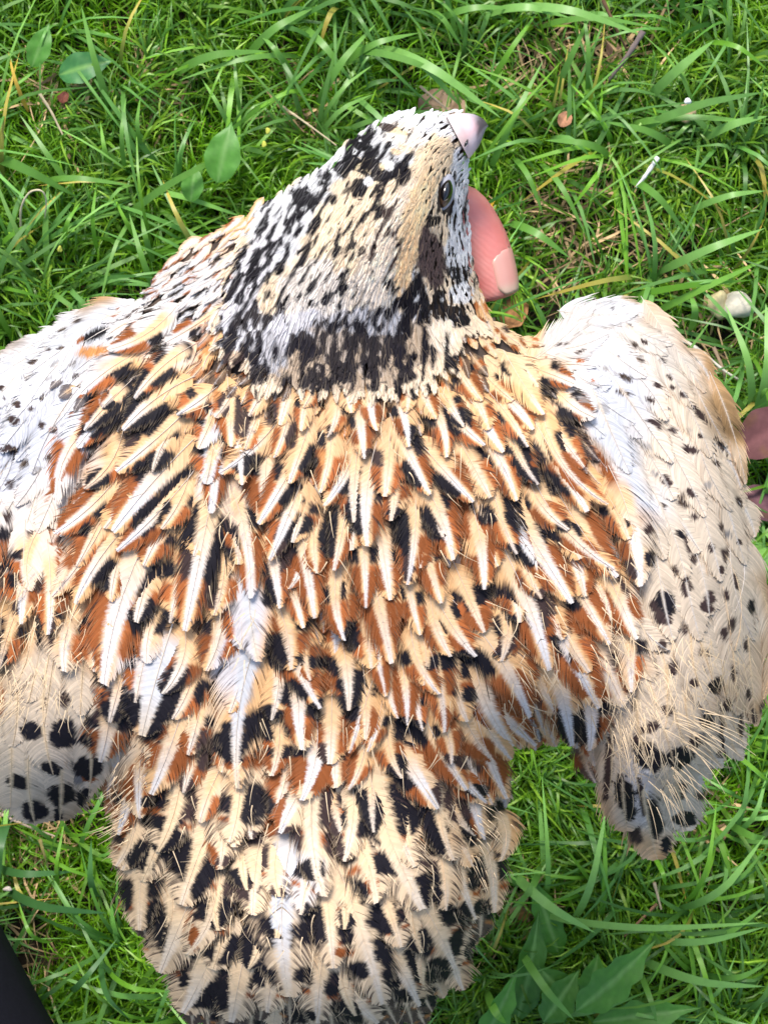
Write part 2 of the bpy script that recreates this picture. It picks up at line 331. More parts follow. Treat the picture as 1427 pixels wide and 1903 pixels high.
# blotches: x, y, rx, ry, deg(axis of rx, y down), kind  K black, R rufous, D dark brown, G grey, O orange; one K arc at the left is a painted shadow
SP = '''
1025 734 20 12 50 K;1053 776 22 12 50 K;1014 896 32 17 30 K;969 854 14 36 -15 K;965 970 24 15 30 K;1057 984 21 12 25 K;1078 1016 30 13 30 R;1067 871 20 30 -25 R;1113 984 12 32 -30 R
1130 880 8 40 -28 R;985 1010 18 8 30 R;1092 830 8 30 -30 D;990 905 10 40 -28 R;1169 606 6 3 30 D;1197 636 8 4 30 D;1078 653 10 3 -20 D;1040 640 8 3 -30 D;1190 669 10 4 30 D;1124 685 10 7 0 G
1162 702 12 5 25 D;1222 717 10 5 30 D;1243 701 8 3 40 D;1268 734 8 6 30 D;1159 731 13 5 20 D;1109 717 12 5 20 G;1208 743 10 5 30 D;1215 785 16 6 20 D;1120 759 14 9 20 G;1085 741 14 9 30 G;1201 829 12 6 30 G
1282 836 15 9 25 D;1243 864 8 5 30 G;1236 893 14 8 40 D;1314 903 8 9 30 G;1282 915 12 6 40 D;1268 935 12 6 40 D;1373 931 5 11 -20 D;1159 972 10 9 30 K;1205 984 9 9 0 D;1264 993 10 7 40 K;1321 1019 8 8 40 D
1373 1007 8 6 40 D;1208 1039 10 16 -15 K;1238 1118 15 22 -20 K;1230 1146 18 15 20 D;1216 1128 8 14 -30 D;1275 1090 11 18 0 D;1318 1112 12 15 0 D;1313 1130 14 10 30 D;1366 1079 7 14 -20 D;1349 1107 6 14 -10 D;1395 1128 7 12 0 K;1176 1058 16 20 -30 D;1300 770 6 22 -40 D;1340 830 5 20 -30 D
1290 1040 7 10 -20 D;1340 1060 5 8 0 D;1255 1060 6 10 -20 D;1230 1200 10 14 0 D;1270 1170 7 11 -10 D;1345 1180 7 12 0 D;1290 1270 10 8 20 D;1250 1240 8 16 10 D;1385 1200 6 12 0 D;1350 1310 8 14 0 D;1390 1290 5 12 0 D;1240 1320 16 10 20 D;1180 1310 8 14 0 D;1290 1380 14 10 -20 D;1340 1400 10 8 20 D;1180 1380 8 16 0 D;1300 1480 12 9 30 D;1180 960 8 6 30 D;1230 940 8 5 30 D;1290 960 8 6 40 D;1340 980 6 8 0 D;1330 860 7 5 40 D;1250 800 8 5 30 D;1180 640 6 4 30 D;1230 670 7 4 30 D;1250 720 7 4 30 D;1145 660 7 3 20 D;1300 810 6 4 40 D;1180 860 8 6 30 G;1215 880 7 5 30 G;1086 1353 20 26 10 K;1048 1349 9 25 -10 K;1204 1408 29 22 30 K;1263 1408 22 20 -20 K;1204 1353 22 9 -20 D;1309 1214 12 10 50 D;1330 1273 14 14 0 K;1362 1252 5 18 0 D;1313 1340 14 12 30 K;1162 1484 16 38 -10 K;1237 1568 10 16 0 K
1130 1415 7 55 5 D;1271 1522 20 14 0 K;1215 1520 16 40 -10 K;1190 1475 6 40 -8 D;1330 1470 10 8 0 D;1400 1330 5 20 -10 D;1376 1350 5 20 0 D;1340 1345 5 30 0 D;1265 1470 12 20 20 D
178 621 23 9 -28 K;151 631 11 5 -28 R;177 653 38 12 -8 O;145 597 8 3 -20 D;115 613 9 3 -20 D;115 646 9 3 -20 D;61 673 9 4 -20 D;99 678 11 4 -30 G;135 678 8 5 -20 G;49 701 8 4 -20 D;92 703 10 4 -30 G;3 720 6 5 -30 D
32 751 8 8 -40 D;25 780 11 10 0 D;78 791 7 7 -40 D;12 833 11 8 -30 D;26 837 9 8 -40 D;46 861 9 8 -50 D;69 875 9 10 30 G;55 938 6 9 30 G;57 999 8 14 20 D;44 1026 6 12 20 D;20 900 8 9 0 D;100 800 6 7 -40 D;60 760 7 6 -40 D;90 850 6 8 30 D;15 960 7 10 10 D;30 1130 8 14 0 D;70 1090 6 12 10 D;80 740 7 5 -40 D;140 700 7 4 -30 D;90 650 7 3 -20 D;25 1079 11 16 0 K;4 1080 6 12 0 D
250 709 26 19 -35 K;252 747 26 16 -30 K;202 779 38 20 -30 K;179 806 16 8 -20 R;168 762 12 38 30 R;294 785 46 18 -12 K;240 812 26 12 -40 D;287 866 34 18 -22 K;280 957 32 20 -45 K;242 1002 30 11 -55 R;186 890 24 17 -30 K;154 918 27 12 -25 R
196 1066 18 27 20 K;185 1100 12 22 20 R;161 985 10 14 30 K;147 1030 12 46 25 R;98 1060 7 50 22 R;120 960 6 45 25 R;108 890 7 45 30 R;406 1051 20 36 12 K;397 1100 14 26 12 D;305 1058 22 14 -10 K;345 1050 10 24 5 D;277 1150 34 26 10 K;240 1200 24 10 -70 R;195 1215 9 30 25 R
368 960 11 26 10 K;340 880 14 22 0 K;298 701 20 12 -40 K;364 620 12 12 0 K;343 652 18 14 20 K;385 650 12 10 -30 O;427 757 19 17 0 D;455 785 18 20 0 D;466 862 24 18 -10 K;343 585 18 9 -35 K;294 645 18 6 -30 K;228 680 30 7 -30 K;400 735 16 9 -50 O;275 1010 10 28 35 R
316 470 14 6 -15 K;375 545 18 6 -30 K;400 480 12 5 -20 K;340 500 18 5 -30 K;350 520 16 7 -30 R;300 500 14 8 -20 R;280 520 14 8 -10 R;330 540 16 7 -45 K;282 545 14 10 0 R;270 550 10 8 0 D;450 460 14 4 -30 D;430 490 16 4 -30 D;420 520 14 5 -40 R;390 590 16 6 -30 R;410 565 18 5 -30 D;460 500 14 5 -40 K;450 560 14 5 -45 K;405 440 14 4 -20 D
572 860 17 17 -20 K;614 818 6 20 0 K;640 902 17 13 -40 K;663 879 7 11 20 K;539 927 18 17 -30 K;539 990 13 17 0 K;566 974 13 16 0 K;614 990 19 34 10 K;661 957 17 30 -5 K;741 978 15 40 -12 K;808 974 20 25 -25 K;829 902 22 15 40 K
766 881 12 24 -30 K;770 814 11 20 -35 K;854 785 18 18 20 K;905 961 14 13 0 K;942 684 13 12 30 K;505 1104 14 22 -15 K;888 1108 32 14 -20 K;888 1152 22 20 0 R;942 1167 22 20 20 K;940 1200 16 18 10 D;652 1184 13 24 0 K;514 1209 16 28 -10 K
854 1226 50 11 -8 K;602 1232 42 9 8 K;652 1272 20 16 0 K;530 1281 0 0 0 K;690 1134 28 24 0 R;686 1171 26 20 0 R;735 1150 18 24 0 R;909 1012 8 26 5 R;858 961 14 32 -15 R;871 860 14 24 -35 R;804 1012 20 18 0 R;526 1018 14 34 0 D;492 902 11 32 20 R
619 1171 18 14 0 R;518 1167 10 20 -30 R;560 1070 24 30 0 R;520 1060 10 26 0 R;610 1050 16 26 0 R;790 1060 16 26 -10 R;760 1050 10 24 0 D;700 1080 18 18 0 R;600 850 10 20 0 O;640 800 12 20 0 O;480 800 14 16 -30 O;505 770 8 20 10 D;540 810 9 22 5 D;700 850 22 12 0 D;720 960 10 20 0 R
540 1288 23 21 15 K;495 1347 31 27 20 K;431 1377 24 29 0 K;652 1292 17 42 0 K;607 1313 30 15 -25 K;680 1279 15 14 0 K;470 1492 25 27 0 K;748 1439 20 26 -25 K;762 1358 28 19 25 K;683 1506 32 34 -20 K;762 1523 17 23 20 K;523 1397 26 9 5 K
540 1436 31 26 0 R;591 1445 22 24 0 R;540 1338 19 17 20 R;582 1361 17 13 0 R;476 1414 22 12 -25 R;431 1414 13 12 20 R;568 1268 14 20 -20 R;607 1268 15 14 0 R;515 1512 14 30 20 R;652 1422 9 32 10 R;776 1392 22 8 10 R;694 1173 25 25 0 R;755 1300 22 34 -10 R;720 1260 20 22 0 R
650 1340 16 20 0 R;690 1340 12 22 0 R;800 1400 14 26 -20 R;830 1440 16 22 -20 R;976 1281 13 28 -20 R;931 1303 44 13 22 R;987 1354 11 17 0 R;1077 1152 26 19 40 R;856 1197 20 8 15 R;1018 1174 26 17 35 R;1000 1150 24 16 30 D;1074 1264 12 30 -20 R;1114 1278 8 18 -15 R;901 1398 18 24 -20 R
830 1337 12 20 -20 R;819 1230 20 12 0 K;889 1225 22 10 -10 K;886 1292 30 11 5 K;1041 1202 10 20 -30 K;971 1031 27 11 35 K;1052 1337 10 25 -10 K;1063 1120 12 10 30 K;1010 1120 14 22 -30 D;1150 1080 8 30 -35 D;1180 1130 10 24 -20 R;1110 1110 12 40 -40 R;1145 1160 8 30 -40 R;1130 1230 8 26 -20 D
264 1592 22 20 0 K;335 1589 24 33 -20 K;374 1631 15 27 15 K;402 1696 30 20 0 K;295 1718 15 33 -12 K;236 1662 8 22 0 K;438 1769 38 22 0 K;402 1850 33 19 -15 K;447 1645 30 26 20 D;517 1665 12 15 0 D;517 1732 26 18 20 K;584 1718 18 32 10 K
581 1614 15 16 0 K;343 1813 7 20 10 K;564 1810 12 10 0 K;337 1707 11 20 0 R;385 1590 14 22 -35 R;300 1360 14 10 -50 R;337 1400 18 30 20 R;250 1450 12 30 15 R;240 1340 14 10 40 R;285 1490 20 8 0 K;278 1507 14 7 0 R;300 1528 26 10 5 K;236 1540 10 12 0 R;345 1500 16 26 0 D
705 1523 20 33 -20 K;809 1549 18 27 -10 K;757 1526 12 20 0 K;714 1606 24 16 20 K;797 1638 18 12 0 K;800 1663 16 17 -20 K;711 1707 22 23 0 K;645 1718 10 32 -5 K;656 1655 16 20 -30 K;777 1764 17 27 30 K;803 1805 26 17 -15 K;846 1756 9 22 10 K;714 1776 12 24 -25 K
728 1816 12 16 -20 K;576 1615 16 14 0 K;582 1718 20 28 15 K;869 1549 8 22 -20 K;886 1621 9 26 15 K;895 1687 12 12 0 K;863 1701 10 22 0 K;834 1701 13 13 0 K;923 1509 13 14 0 K;645 1885 18 22 -20 K;751 1850 18 8 0 K;662 1805 18 12 0 K;607 1836 20 8 20 K
803 1606 18 6 10 D;875 1767 8 14 0 K;905 1560 14 6 -30 D;915 1590 12 6 0 D;900 1640 6 16 0 D;910 1750 8 14 0 K;800 1860 16 8 0 K;560 1890 20 10 0 K;480 1810 22 14 20 K;540 1560 18 20 0 D;500 1590 20 18 0 D;620 1560 14 24 0 D;470 1560 14 14 0 D;690 1640 10 16 0 R;640 1770 16 8 0 R;360 1740 8 20 0 R
60 1358 20 16 0 K;118 1363 24 27 0 K;162 1427 27 20 -5 K;160 1376 14 10 40 K;114 1477 23 20 0 K;65 1506 27 17 10 K;95 1427 24 11 25 K;38 1454 25 11 15 K;80 1307 7 12 20 D;120 1300 10 16 -10 D;156 1479 9 18 20 K;109 1513 7 14 0 K;233 1319 33 28 25 K;306 1303 22 56 25 K
181 1330 8 14 0 D;165 1447 18 6 10 R;72 1170 6 36 -5 K;97 1170 8 30 5 D;130 1150 30 7 15 K;5 1210 10 42 0 K;2 1300 8 30 0 R;457 1222 16 14 30 G;458 1290 14 26 15 G;435 1130 12 14 0 G;300 1260 6 30 20 G;370 1290 8 14 0 K;380 1400 14 30 0 D;350 1460 12 20 0 D
860 1418 30 9 20 D;820 1480 16 24 0 D;855 1510 16 20 20 D;890 1470 14 12 0 K;930 1440 8 24 0 R;610 1500 20 24 0 D;600 1400 10 18 0 D;440 1630 20 12 0 K;415 1600 16 8 0 D;700 1440 10 14 0 D;640 1590 8 16 0 D'''
SPOTS = []
for line in SP.strip().split('\n'):
    for s in line.split(';'):
        f = s.split()
        if len(f) == 6 and float(f[2]) > 0: SPOTS.append((float(f[0]), float(f[1]), float(f[2]), float(f[3]), math.radians(float(f[4])), f[5]))
KC = {'K': BLK, 'R': RUF, 'D': DBR, 'G': GRY * 1.4, 'O': ORA}
def sfac(a, b, k):
    if k not in 'KRD' or not 195 < a < 1150 or b < 690: return 1.12 if k == 'K' else 1.
    return (1.5 if b > 1480 else 1.38) if k == 'K' else 1.3
SPOTS = [(a, b, c_ * sfac(a, b, k), d_ * sfac(a, b, k), e, k) for a, b, c_, d_, e, k in SPOTS]
SPX = np.array([(s[0], s[1], max(s[2], s[3])) for s in SPOTS])
def spots(px, py, c, jit, mask, cx, cy, rad):
    """paint plumage blotches, one shadow arc among them, on points; jit: per-point edge jitter, mask: 0..1 where allowed"""
    near = np.where((np.abs(SPX[:, 0] - cx) < rad + SPX[:, 2]) & (np.abs(SPX[:, 1] - cy) < rad + SPX[:, 2]))[0]
    near = sorted(near, key=lambda i: 'GORDK'.index(SPOTS[i][5]))
    for i in near:
        x, y, rx, ry, a, k = SPOTS[i]
        ca, sa = math.cos(a), math.sin(a)
        u = ((px - x) * ca + (py - y) * sa) / rx; v = (-(px - x) * sa + (py - y) * ca) / ry
        r = np.sqrt(u * u + v * v) + jit * 5 / min(max(rx, 6), max(ry, 6)) + (N15(px * 1.3 + 50, py * 1.3) - .5) * .45
        soft = .35 if k in 'GO' else .16
        m = np.clip((1.06 - r) / soft, 0, 1) * mask
        if k in 'G': m = m * .75
        c = c * (1 - m[..., None]) + KC[k] * m[..., None]
    return c

def is_wing(x, y):
    if x > 1005 and y < 668: return True
    r = (x > 1090 and y < 1000 and (x - 1100) > (y - 800) * .45 - 20) or (x > 1190) or (x > 1120 and y > 1290)
    l = (x < 110 and y < 1000 and x < 250 - (y - 650) * .45) or (y < 700 and x < 215) or (y > 1190 and x < 195)
    return r or l

# ------------------------------------------------------------------ a feather: shaft + separate barbs
def feather(bx, by, tx, ty, W, nb=26, seg=5, kind='S', lift=(.0004, .0028), bend=0., sw=.26, rnd=.5, fr=.6, tone=None, streak=None, loc=None, dospots=True, th0=34., th1=13., extra=0., edgec=.35, cr0=.00003, comb=0., bv=.055, colfn=None):
    L = math.hypot(tx - bx, ty - by); ux, uy = (tx - bx) / L, (ty - by) / L
    nx_, ny_ = -uy, ux
    r = np.linspace(.04, .985, nb) + rng.normal(0, .2 / nb, nb)
    r = np.clip(r, .02, .995)
    V, Cc = [], []
    f = np.linspace(0, 1, seg + 1)
    allp = []
    for side in (-1, 1):
        ph = rng.uniform(0, 6.28, 3)
        wob = .06 * np.sin(r * 7 + ph[0]) + rng.normal(0, .016, nb)
        for _ in range(rng.integers(0, 3)):
            rs = rng.uniform(.3, .95); wob = wob + np.where(r > rs, -1, 1) * .05 * np.exp(-np.abs(r - rs) * 12)
        th = np.clip(np.radians(th0 + (th1 - th0) * r) + wob * .9 * (th0 / 34), .05, 1.3)
        Te = r + np.minimum(W / np.tan(th) / L * .9, (.46 + .12 * rnd) * (1 - r))
        wp = W * np.clip(Te / .34, .12, 1) ** .7 * np.clip(1 - Te ** (2.0 + 3.2 * rnd), 0, 1) ** (.85 - .3 * rnd) + W * (.03 + .07 * rnd)
        jl = rng.uniform(.86, 1.10, nb); jl = np.where(rng.random(nb) < .12, jl * 1.25, jl)
        ls = wp * 1.08 * jl; la = (Te - r) * L * jl + 1.5
        F = f[None, :]
        along = r[:, None] * L + la[:, None] * (.6 * F + .4 * F ** 2)
        lat = ls[:, None] * (1.38 * F - .38 * F ** 2)
        sp = L / nb * np.sin(np.arctan2(ls, la))
        hw = (sp[:, None] * .8 + .45) * np.where(F < fr, 1., np.clip((1 - F) / (1 - fr), .0, 1) ** .8 * .92 + .08)
        # barb tangent for width direction
        ta = la[:, None] * (.6 + .8 * F); tl = ls[:, None] * (1.38 - .76 * F); tm = np.hypot(ta, tl) + 1e-6
        wa, wl = -tl / tm, ta / tm
        cr = rng.uniform(.0, cr0, nb)[:, None]
        for e in (-1, 1):
            a_ = along + e * hw * wa; l_ = (lat + e * hw * wl)
            s_ = side * l_
            bow = bend * L * (a_ / L) * (1 - a_ / L) * 4
            px = bx + ux * a_ + nx_ * (s_ + bow); py = by + uy * a_ + ny_ * (s_ + bow)
            t_ = a_ / L
            un = np.abs(l_) / (W * 1.25 + 1e-6)
            off = lift[0] + (lift[1] - lift[0]) * np.clip(t_, 0, 1.15) - .0011 * (W / 30) * un ** 2 + (cr if e > 0 else -cr) + rng.normal(0, .00007, nb)[:, None] * F
            allp.append((px, py, off, t_, l_, un, np.broadcast_to(rng.normal(0, .5, nb)[:, None] if False else wob[:, None] * 6, px.shape), F + 0 * px, np.full(px.shape, side)))
    # colour
    PX = np.stack([a[0] for a in allp]); PY = np.stack([a[1] for a in allp]); OFF = np.stack([a[2] for a in allp]); T = np.stack([a[3] for a in allp])
    LAT = np.stack([a[4] for a in allp]); U = np.stack([a[5] for a in allp]); FF = np.stack([a[7] for a in allp]); SD = np.stack([a[8] for a in allp])
    bj = rng.normal(0, .5, (2, nb)); J = np.stack([bj[0], bj[0], bj[1], bj[1]])[:, :, None] + 0 * PX
    c = ground_col(PX, PY)
    if tone is not None: c = c * (1 - tone[1]) + np.asarray(tone[0]) * tone[1]
    swid = sw * W * np.clip(1.9 - T * 1.55, .30, 1.5)
    if sw > 0: st = np.clip((swid * 1.0 - LAT + J * .9) / 2.2, 0, 1) * np.clip((T - .12) / .15, 0, 1)
    else: st = np.zeros_like(T)
    if colfn is not None: c = colfn(PX, PY, J)
    if loc:
        for (t0, t1, sd, u0, u1, col) in loc:
            m = np.clip((T - t0 + J * .018) / .035, 0, 1) * np.clip((t1 - T + J * .018) / .035, 0, 1) * (SD == sd if sd else 1) * np.clip((U - u0) / .06, 0, 1) * np.clip((u1 - U) / .08 + .5, 0, 1)
            c = c * (1 - m[..., None]) + col * m[..., None]
    if comb:
        cm = (rng.random((2, nb)) < comb) * rng.uniform(.4, .95, (2, nb)); CM = (np.stack([cm[0], cm[0], cm[1], cm[1]])[:, :, None] * np.clip((FF - .25) / .2, 0, 1) * (1 - st))[..., None]
        c = c * (1 - CM) + DBR * CM
    if dospots:
        c = spots(PX, PY, c, J * .5, 1 - st * .97, (bx + tx) / 2, (by + ty) / 2, L * .62 + W)
    if sw > 0:
        sc_ = (streak[0] if streak else BUFF * .6 + CREAM * .4); sc2 = (streak[1] if streak else WHITE)
        g0 = rng.uniform(.25, .65); gm = rng.uniform(.72, 1.); g = (np.clip((T - g0) / .4, 0, 1) * gm)[..., None]
        c = c * (1 - st[..., None]) + (sc_ * (1 - g) + sc2 * g) * st[..., None]
    edge = np.clip((FF - .80) / .15, 0, 1) * edgec
    c = c * (1 - edge[..., None]) + (c * .5 + CREAM * .5) * edge[..., None] if kind != 'K' else c
    # barb-to-barb tone
    bt = rng.normal(0, bv, (2, nb)); BT = np.stack([bt[0], bt[0], bt[1], bt[1]])[:, :, None]
    wg = is_wing((bx + tx) / 2, (by + ty) / 2)
    c = c * (1 + BT * (1.9 if wg else 1.))[..., None]
    if wg: c = c * (1 - .22 * np.clip((np.abs(U - .55) < .12) * (T > .35) * rng.random(), 0, 1))[..., None]
    Z = lut(HG, PX, PY) + OFF + extra
    W3 = P(PX, PY, Z)                               # (4, nb, seg+1, 3)
    Vv = []; Cv = []; Qs = []
    o = 0
    for s in (0, 1):
        lo = W3[2 * s]; hi = W3[2 * s + 1]
        v = np.stack([lo, hi], 2).reshape(-1, 3); cc_ = np.stack([c[2 * s], c[2 * s + 1]], 2).reshape(-1, 3)
        b0 = o + (np.arange(nb) * (seg + 1) * 2)[:, None] + (np.arange(seg) * 2)[None, :]
        q = np.stack([b0, b0 + 1, b0 + 3, b0 + 2], -1).reshape(-1, 4)
        Vv.append(v); Cv.append(cc_); Qs.append(q); o += len(v)
    # shaft
    ns = 7; t = np.linspace(0, 1.0, ns + 1); bow = bend * L * t * (1 - t) * 4
    hwid = max(.35, W * .016) * (1 - .8 * t) + .15
    row = []
    for e in (-1, 0, 1):
        x = bx + ux * L * t + nx_ * (bow + e * hwid); y = by + uy * L * t + ny_ * (bow + e * hwid)
        off = lift[0] + (lift[1] - lift[0]) * t + .00012 + (.00018 if e == 0 else 0)
        row.append(P(x, y, lut(HG, x, y) + off + extra))
    v = np.stack(row, 1).reshape(-1, 3)
    shc = ((streak[1] + streak[0]) * .5 if streak else CREAM) * .95
    if kind == 'K': shc = c.reshape(-1, 3).mean(0) * .9
    a = o + np.arange(ns) * 3
    q = np.concatenate([np.stack([a, a + 1, a + 4, a + 3], -1), np.stack([a + 1, a + 2, a + 5, a + 4], -1)])
    Vv.append(v); Cv.append(np.tile(shc, (len(v), 1))); Qs.append(q)
    return np.concatenate(Vv), np.concatenate(Qs), np.concatenate(Cv)

# ------------------------------------------------------------------ explicit, traceable feathers: tip x,y  base x,y  half-width  [kind]
FE = '''595 915 606 806 24;537 898 568 806 24;408 879 484 810 24;480 974 539 873 26;677 852 669 763 22;602 940 640 870 20;682 1016 694 885 36;799 919 749 818 26;879 932 804 848 28
842 1041 787 919 32;900 827 841 768 22;467 1112 434 953 28;501 1041 543 936 26;585 1150 560 986 30;757 1087 766 957 30;728 1234 686 1049 32;820 1121 791 1007 24;900 1096 884 986 26
781 1180 762 1091 20;884 1220 826 1125 30;717 1294 692 1180 22;816 1290 780 1197 26;564 1167 540 1080 20;596 1317 543 1170 34;563 1394 568 1274 34;442 1467 484 1240 44;561 1487 579 1380 44
520 1548 560 1470 36;602 1668 612 1440 34;648 1467 669 1394 20;649 1400 682 1296 20;683 1397 703 1319 18;757 1347 750 1268 18;739 1335 728 1250 16;785 1358 772 1290 16;428 1565 440 1467 30
985 1334 889 1188 40;826 1362 783 1202 30;996 1386 915 1312 32;1063 1121 976 978 36;1147 1073 1066 954 34;1182 1188 1132 1078 30;1133 1197 1071 1090 30;1021 1247 940 1050 42;1113 1317 1030 1150 42
1063 1387 1032 1258 36;839 1420 806 1340 24;950 1412 898 1328 30;1172 1286 1170 1188 22;867 1469 804 1355 30;905 1492 846 1418 28;942 1485 898 1355 30;915 1494 885 1440 20;814 1502 760 1415 34
842 1599 822 1480 32;879 1610 848 1550 22;787 1692 708 1470 50;699 1679 640 1550 38;539 1855 556 1610 54;711 1868 650 1680 42;846 1801 788 1690 46;829 1692 820 1607 26;884 1708 858 1620 26
919 1696 903 1590 24;703 1902 640 1830 34;497 1881 513 1800 30;408 1616 402 1519 26;337 1682 382 1560 44;349 1774 378 1650 34;298 1808 336 1715 36;340 1883 388 1770 52;217 1609 241 1550 22
260 1729 264 1625 30;264 1368 305 1220 70;281 1477 332 1325 44;260 1521 266 1425 30;220 1551 245 1475 24;228 1616 248 1549 24;436 1574 440 1490 22;158 799 217 736 24;144 831 224 757 26
105 936 200 815 30;217 876 315 790 36;210 988 318 866 42;102 992 192 905 28;98 1108 192 930 34;140 1122 226 1005 30;217 1024 318 918 34;193 1274 288 1025 56;343 1174 388 945 40;392 955 392 835 22
228 799 318 732 32;330 770 380 735 26;990 797 935 735 26;1092 952 1000 797 34;1053 1111 930 836 34;1141 1058 1033 925 34;1130 938 1046 797 24;1010 770 960 690 24;935 840 880 750 26
960 930 905 830 30;960 1030 925 915 28;1000 900 960 800 26;450 900 440 800 26;430 830 425 740 24;620 1060 640 950 24;700 800 700 730 18;560 800 575 740 18;510 850 530 760 20;760 830 740 750 20
830 850 790 760 22;980 830 930 760 22;640 1190 635 1080 22;680 1130 670 1010 24;520 1130 505 1030 24;480 1230 470 1090 40;640 1600 650 1500 26;560 1700 590 1600 26;470 1700 480 1600 32
770 1610 740 1520 26;900 1560 885 1480 24;930 1600 920 1530 22;745 1760 720 1690 26;620 1800 610 1690 28;430 1900 450 1800 40;590 1900 600 1800 36;780 1870 740 1790 32;860 1840 840 1760 28
100 1440 95 1290 60;165 1480 150 1350 44;112 1525 110 1400 44;65 1530 60 1420 42;20 1500 20 1380 40;90 1180 88 1060 32;40 1160 45 1030 34;20 1290 30 1150 36;150 1330 160 1210 40
1221 1598 1196 1420 40;1165 1545 1155 1400 34;1215 1440 1200 1310 46;1130 1480 1125 1360 32;1275 1545 1255 1410 34;1300 1430 1260 1300 40;1095 1395 1080 1290 34;1330 1330 1310 1180 34
1370 1330 1352 1170 28;1404 1350 1392 1200 24;1418 1300 1405 1140 18;1365 1210 1330 1060 32;1400 1190 1372 1040 24;1250 1190 1225 1040 42;1300 1190 1270 1050 34;1275 1080 1210 930 34
1340 1080 1290 930 32;1385 1050 1345 910 24;1310 960 1230 820 32;1360 950 1310 800 24;1385 900 1340 760 16;1320 850 1240 730 30;1350 830 1290 700 18;1250 860 1160 730 32;1240 780 1140 680 34;1290 760 1200 640 26;1310 730 1230 610 18
1170 880 1110 740 34;1200 960 1140 830 36;1190 1090 1150 940 36;1235 1040 1180 900 34;1200 700 1100 620 34;1240 660 1150 590 24;60 740 160 650 32;20 790 110 690 34;110 690 220 610 30;60 690 160 620 26
0 840 80 740 34;60 880 120 770 34;30 940 80 820 34;70 990 120 870 32;20 1060 60 930 34;200 650 290 590 24;1105 563 1015 640 22;1185 580 1085 578 24;1075 600 1005 655 18;1250 640 1160 590 20;1130 620 1050 640 22;150 730 240 670 26;270 690 350 620 22;250 740 330 670 24;300 640 390 580 18'''
NOSTR = set()
feats = []
for line in FE.strip().split('\n'):
    for s in line.split(';'):
        v = [float(q) for q in s.split()]
        feats.append(v)
big = []
for v in feats:
    tx, ty, bx, by, W = v[:5]
    dx, dy = tx - bx, ty - by
    wing = is_wing((tx + bx) / 2, (ty + by) / 2)
    tail = ty > 1560 and 200 < tx < 960
    ext = .5
    bx -= dx * ext; by -= dy * ext
    L = math.hypot(tx - bx, ty - by)
    W *= 1.3
    nb = int(np.clip(L / 2.5, 30, 84)); seg = int(np.clip(W / 4 + 3, 6, 10))
    loc = None; sw = rng.uniform(.20, .32)
    if wing:
        sw = .05; strk = (CREAM * .6 + WHITE * .3, WHITE * .9) if ty < 1200 else (CREAM * .9, CREAM)

        q = rng.random(); yy = ty
        if q < (.62 if yy > 980 else .45):
            t0 = rng.uniform(.64, .80); u0 = rng.uniform(.14, .32); big_ = yy > 980
            loc = [(t0, t0 + (rng.uniform(.09, .16) if big_ else rng.uniform(.04, .08)), int(rng.choice([-1, 1])), u0, u0 + (.42 if big_ else .22), DBR if rng.random() < .7 else GRY)]

    else:
        strk = (BUFF * .5 + CREAM * .5, WHITE) if not tail else (CREAM * .8 + BUFF * .2, CREAM * .6 + WHITE * .4)
        loc = []
        for sd_ in (-1, 1):
            q = rng.random()
            t0 = rng.uniform(.48, .62)
            if tail:
                if q < .75: loc += [(t0 - .22, t0 + .06, sd_, .24, .95, BLK), (t0 + .06, t0 + .16, sd_, .24, .95, RUF * 1.3)]
            else:
                if q < .85: loc += [(t0, t0 + rng.uniform(.25, .6), sd_, .17, 1.2, RUF * rng.uniform(.8, 1.6))]
                if q < .66: loc += [(t0 - .20, t0 + .03, sd_, .22, .98, BLK)]
    if (tx, ty) in ((264, 1368), (442, 1467), (480, 1230), (539, 1855)): strk = (WHITE * .8, CREAM); loc = None
    rnd = .95 if (ty > 1480 and (tx < 200 or tx > 1100)) else (.55 if tail else .25)
    if wing and ty < 1350: rnd = .12
    big.append((L * W, dict(bx=bx, by=by, tx=tx, ty=ty, W=W, nb=nb, seg=seg, sw=sw, streak=strk, loc=loc, rnd=rnd, fr=.68 if wing else .42, th0=(48 if rnd > .9 else 42) if (tail or wing and ty > 1350) else 34, th1=22 if tail else 14, edgec=.85 if tail else .4, comb=.34 if tail else (.10 if not wing else 0),
        bend=rng.normal(0, .055), lift=(-.0004, .0026) if not wing else (-.0002, .0007), extra=.0012 + rng.uniform(0, .0005) if not wing else .0005)))

# ------------------------------------------------------------------ fill plumage by flow
def inpoly(x, y): return lut(D, x, y)
def scatter(n_try, mind_fn, x0, x1, y0, y1, edge=6):
    cell = {}; out = []
    X = rng.uniform(x0, x1, n_try); Y = rng.uniform(y0, y1, n_try); S = inpoly(X, Y)
    for x, y, s in zip(X, Y, S):
        if s < edge: continue
        m = mind_fn(x, y)
        if m is None: continue
        ci, cj = int(x // 20), int(y // 20); ok = True; R = int(m // 20) + 1
        for i in range(ci - R, ci + R + 1):
            for j in range(cj - R, cj + R + 1):
                for (a, b) in cell.get((i, j), ()):
                    if (a - x) ** 2 + (b - y) ** 2 < m * m: ok = False; break
                if not ok: break
            if not ok: break
        if ok: cell.setdefault((ci, cj), []).append((x, y)); out.append((x, y))
    return out
HEADP = [(884, 203), (740, 205), (640, 265), (560, 330), (500, 372), (455, 440), (425, 520), (415, 610), (440, 670), (520, 705), (640, 720), (760, 715), (830, 690), (840, 650), (890, 600), (900, 540), (870, 400), (870, 300)]
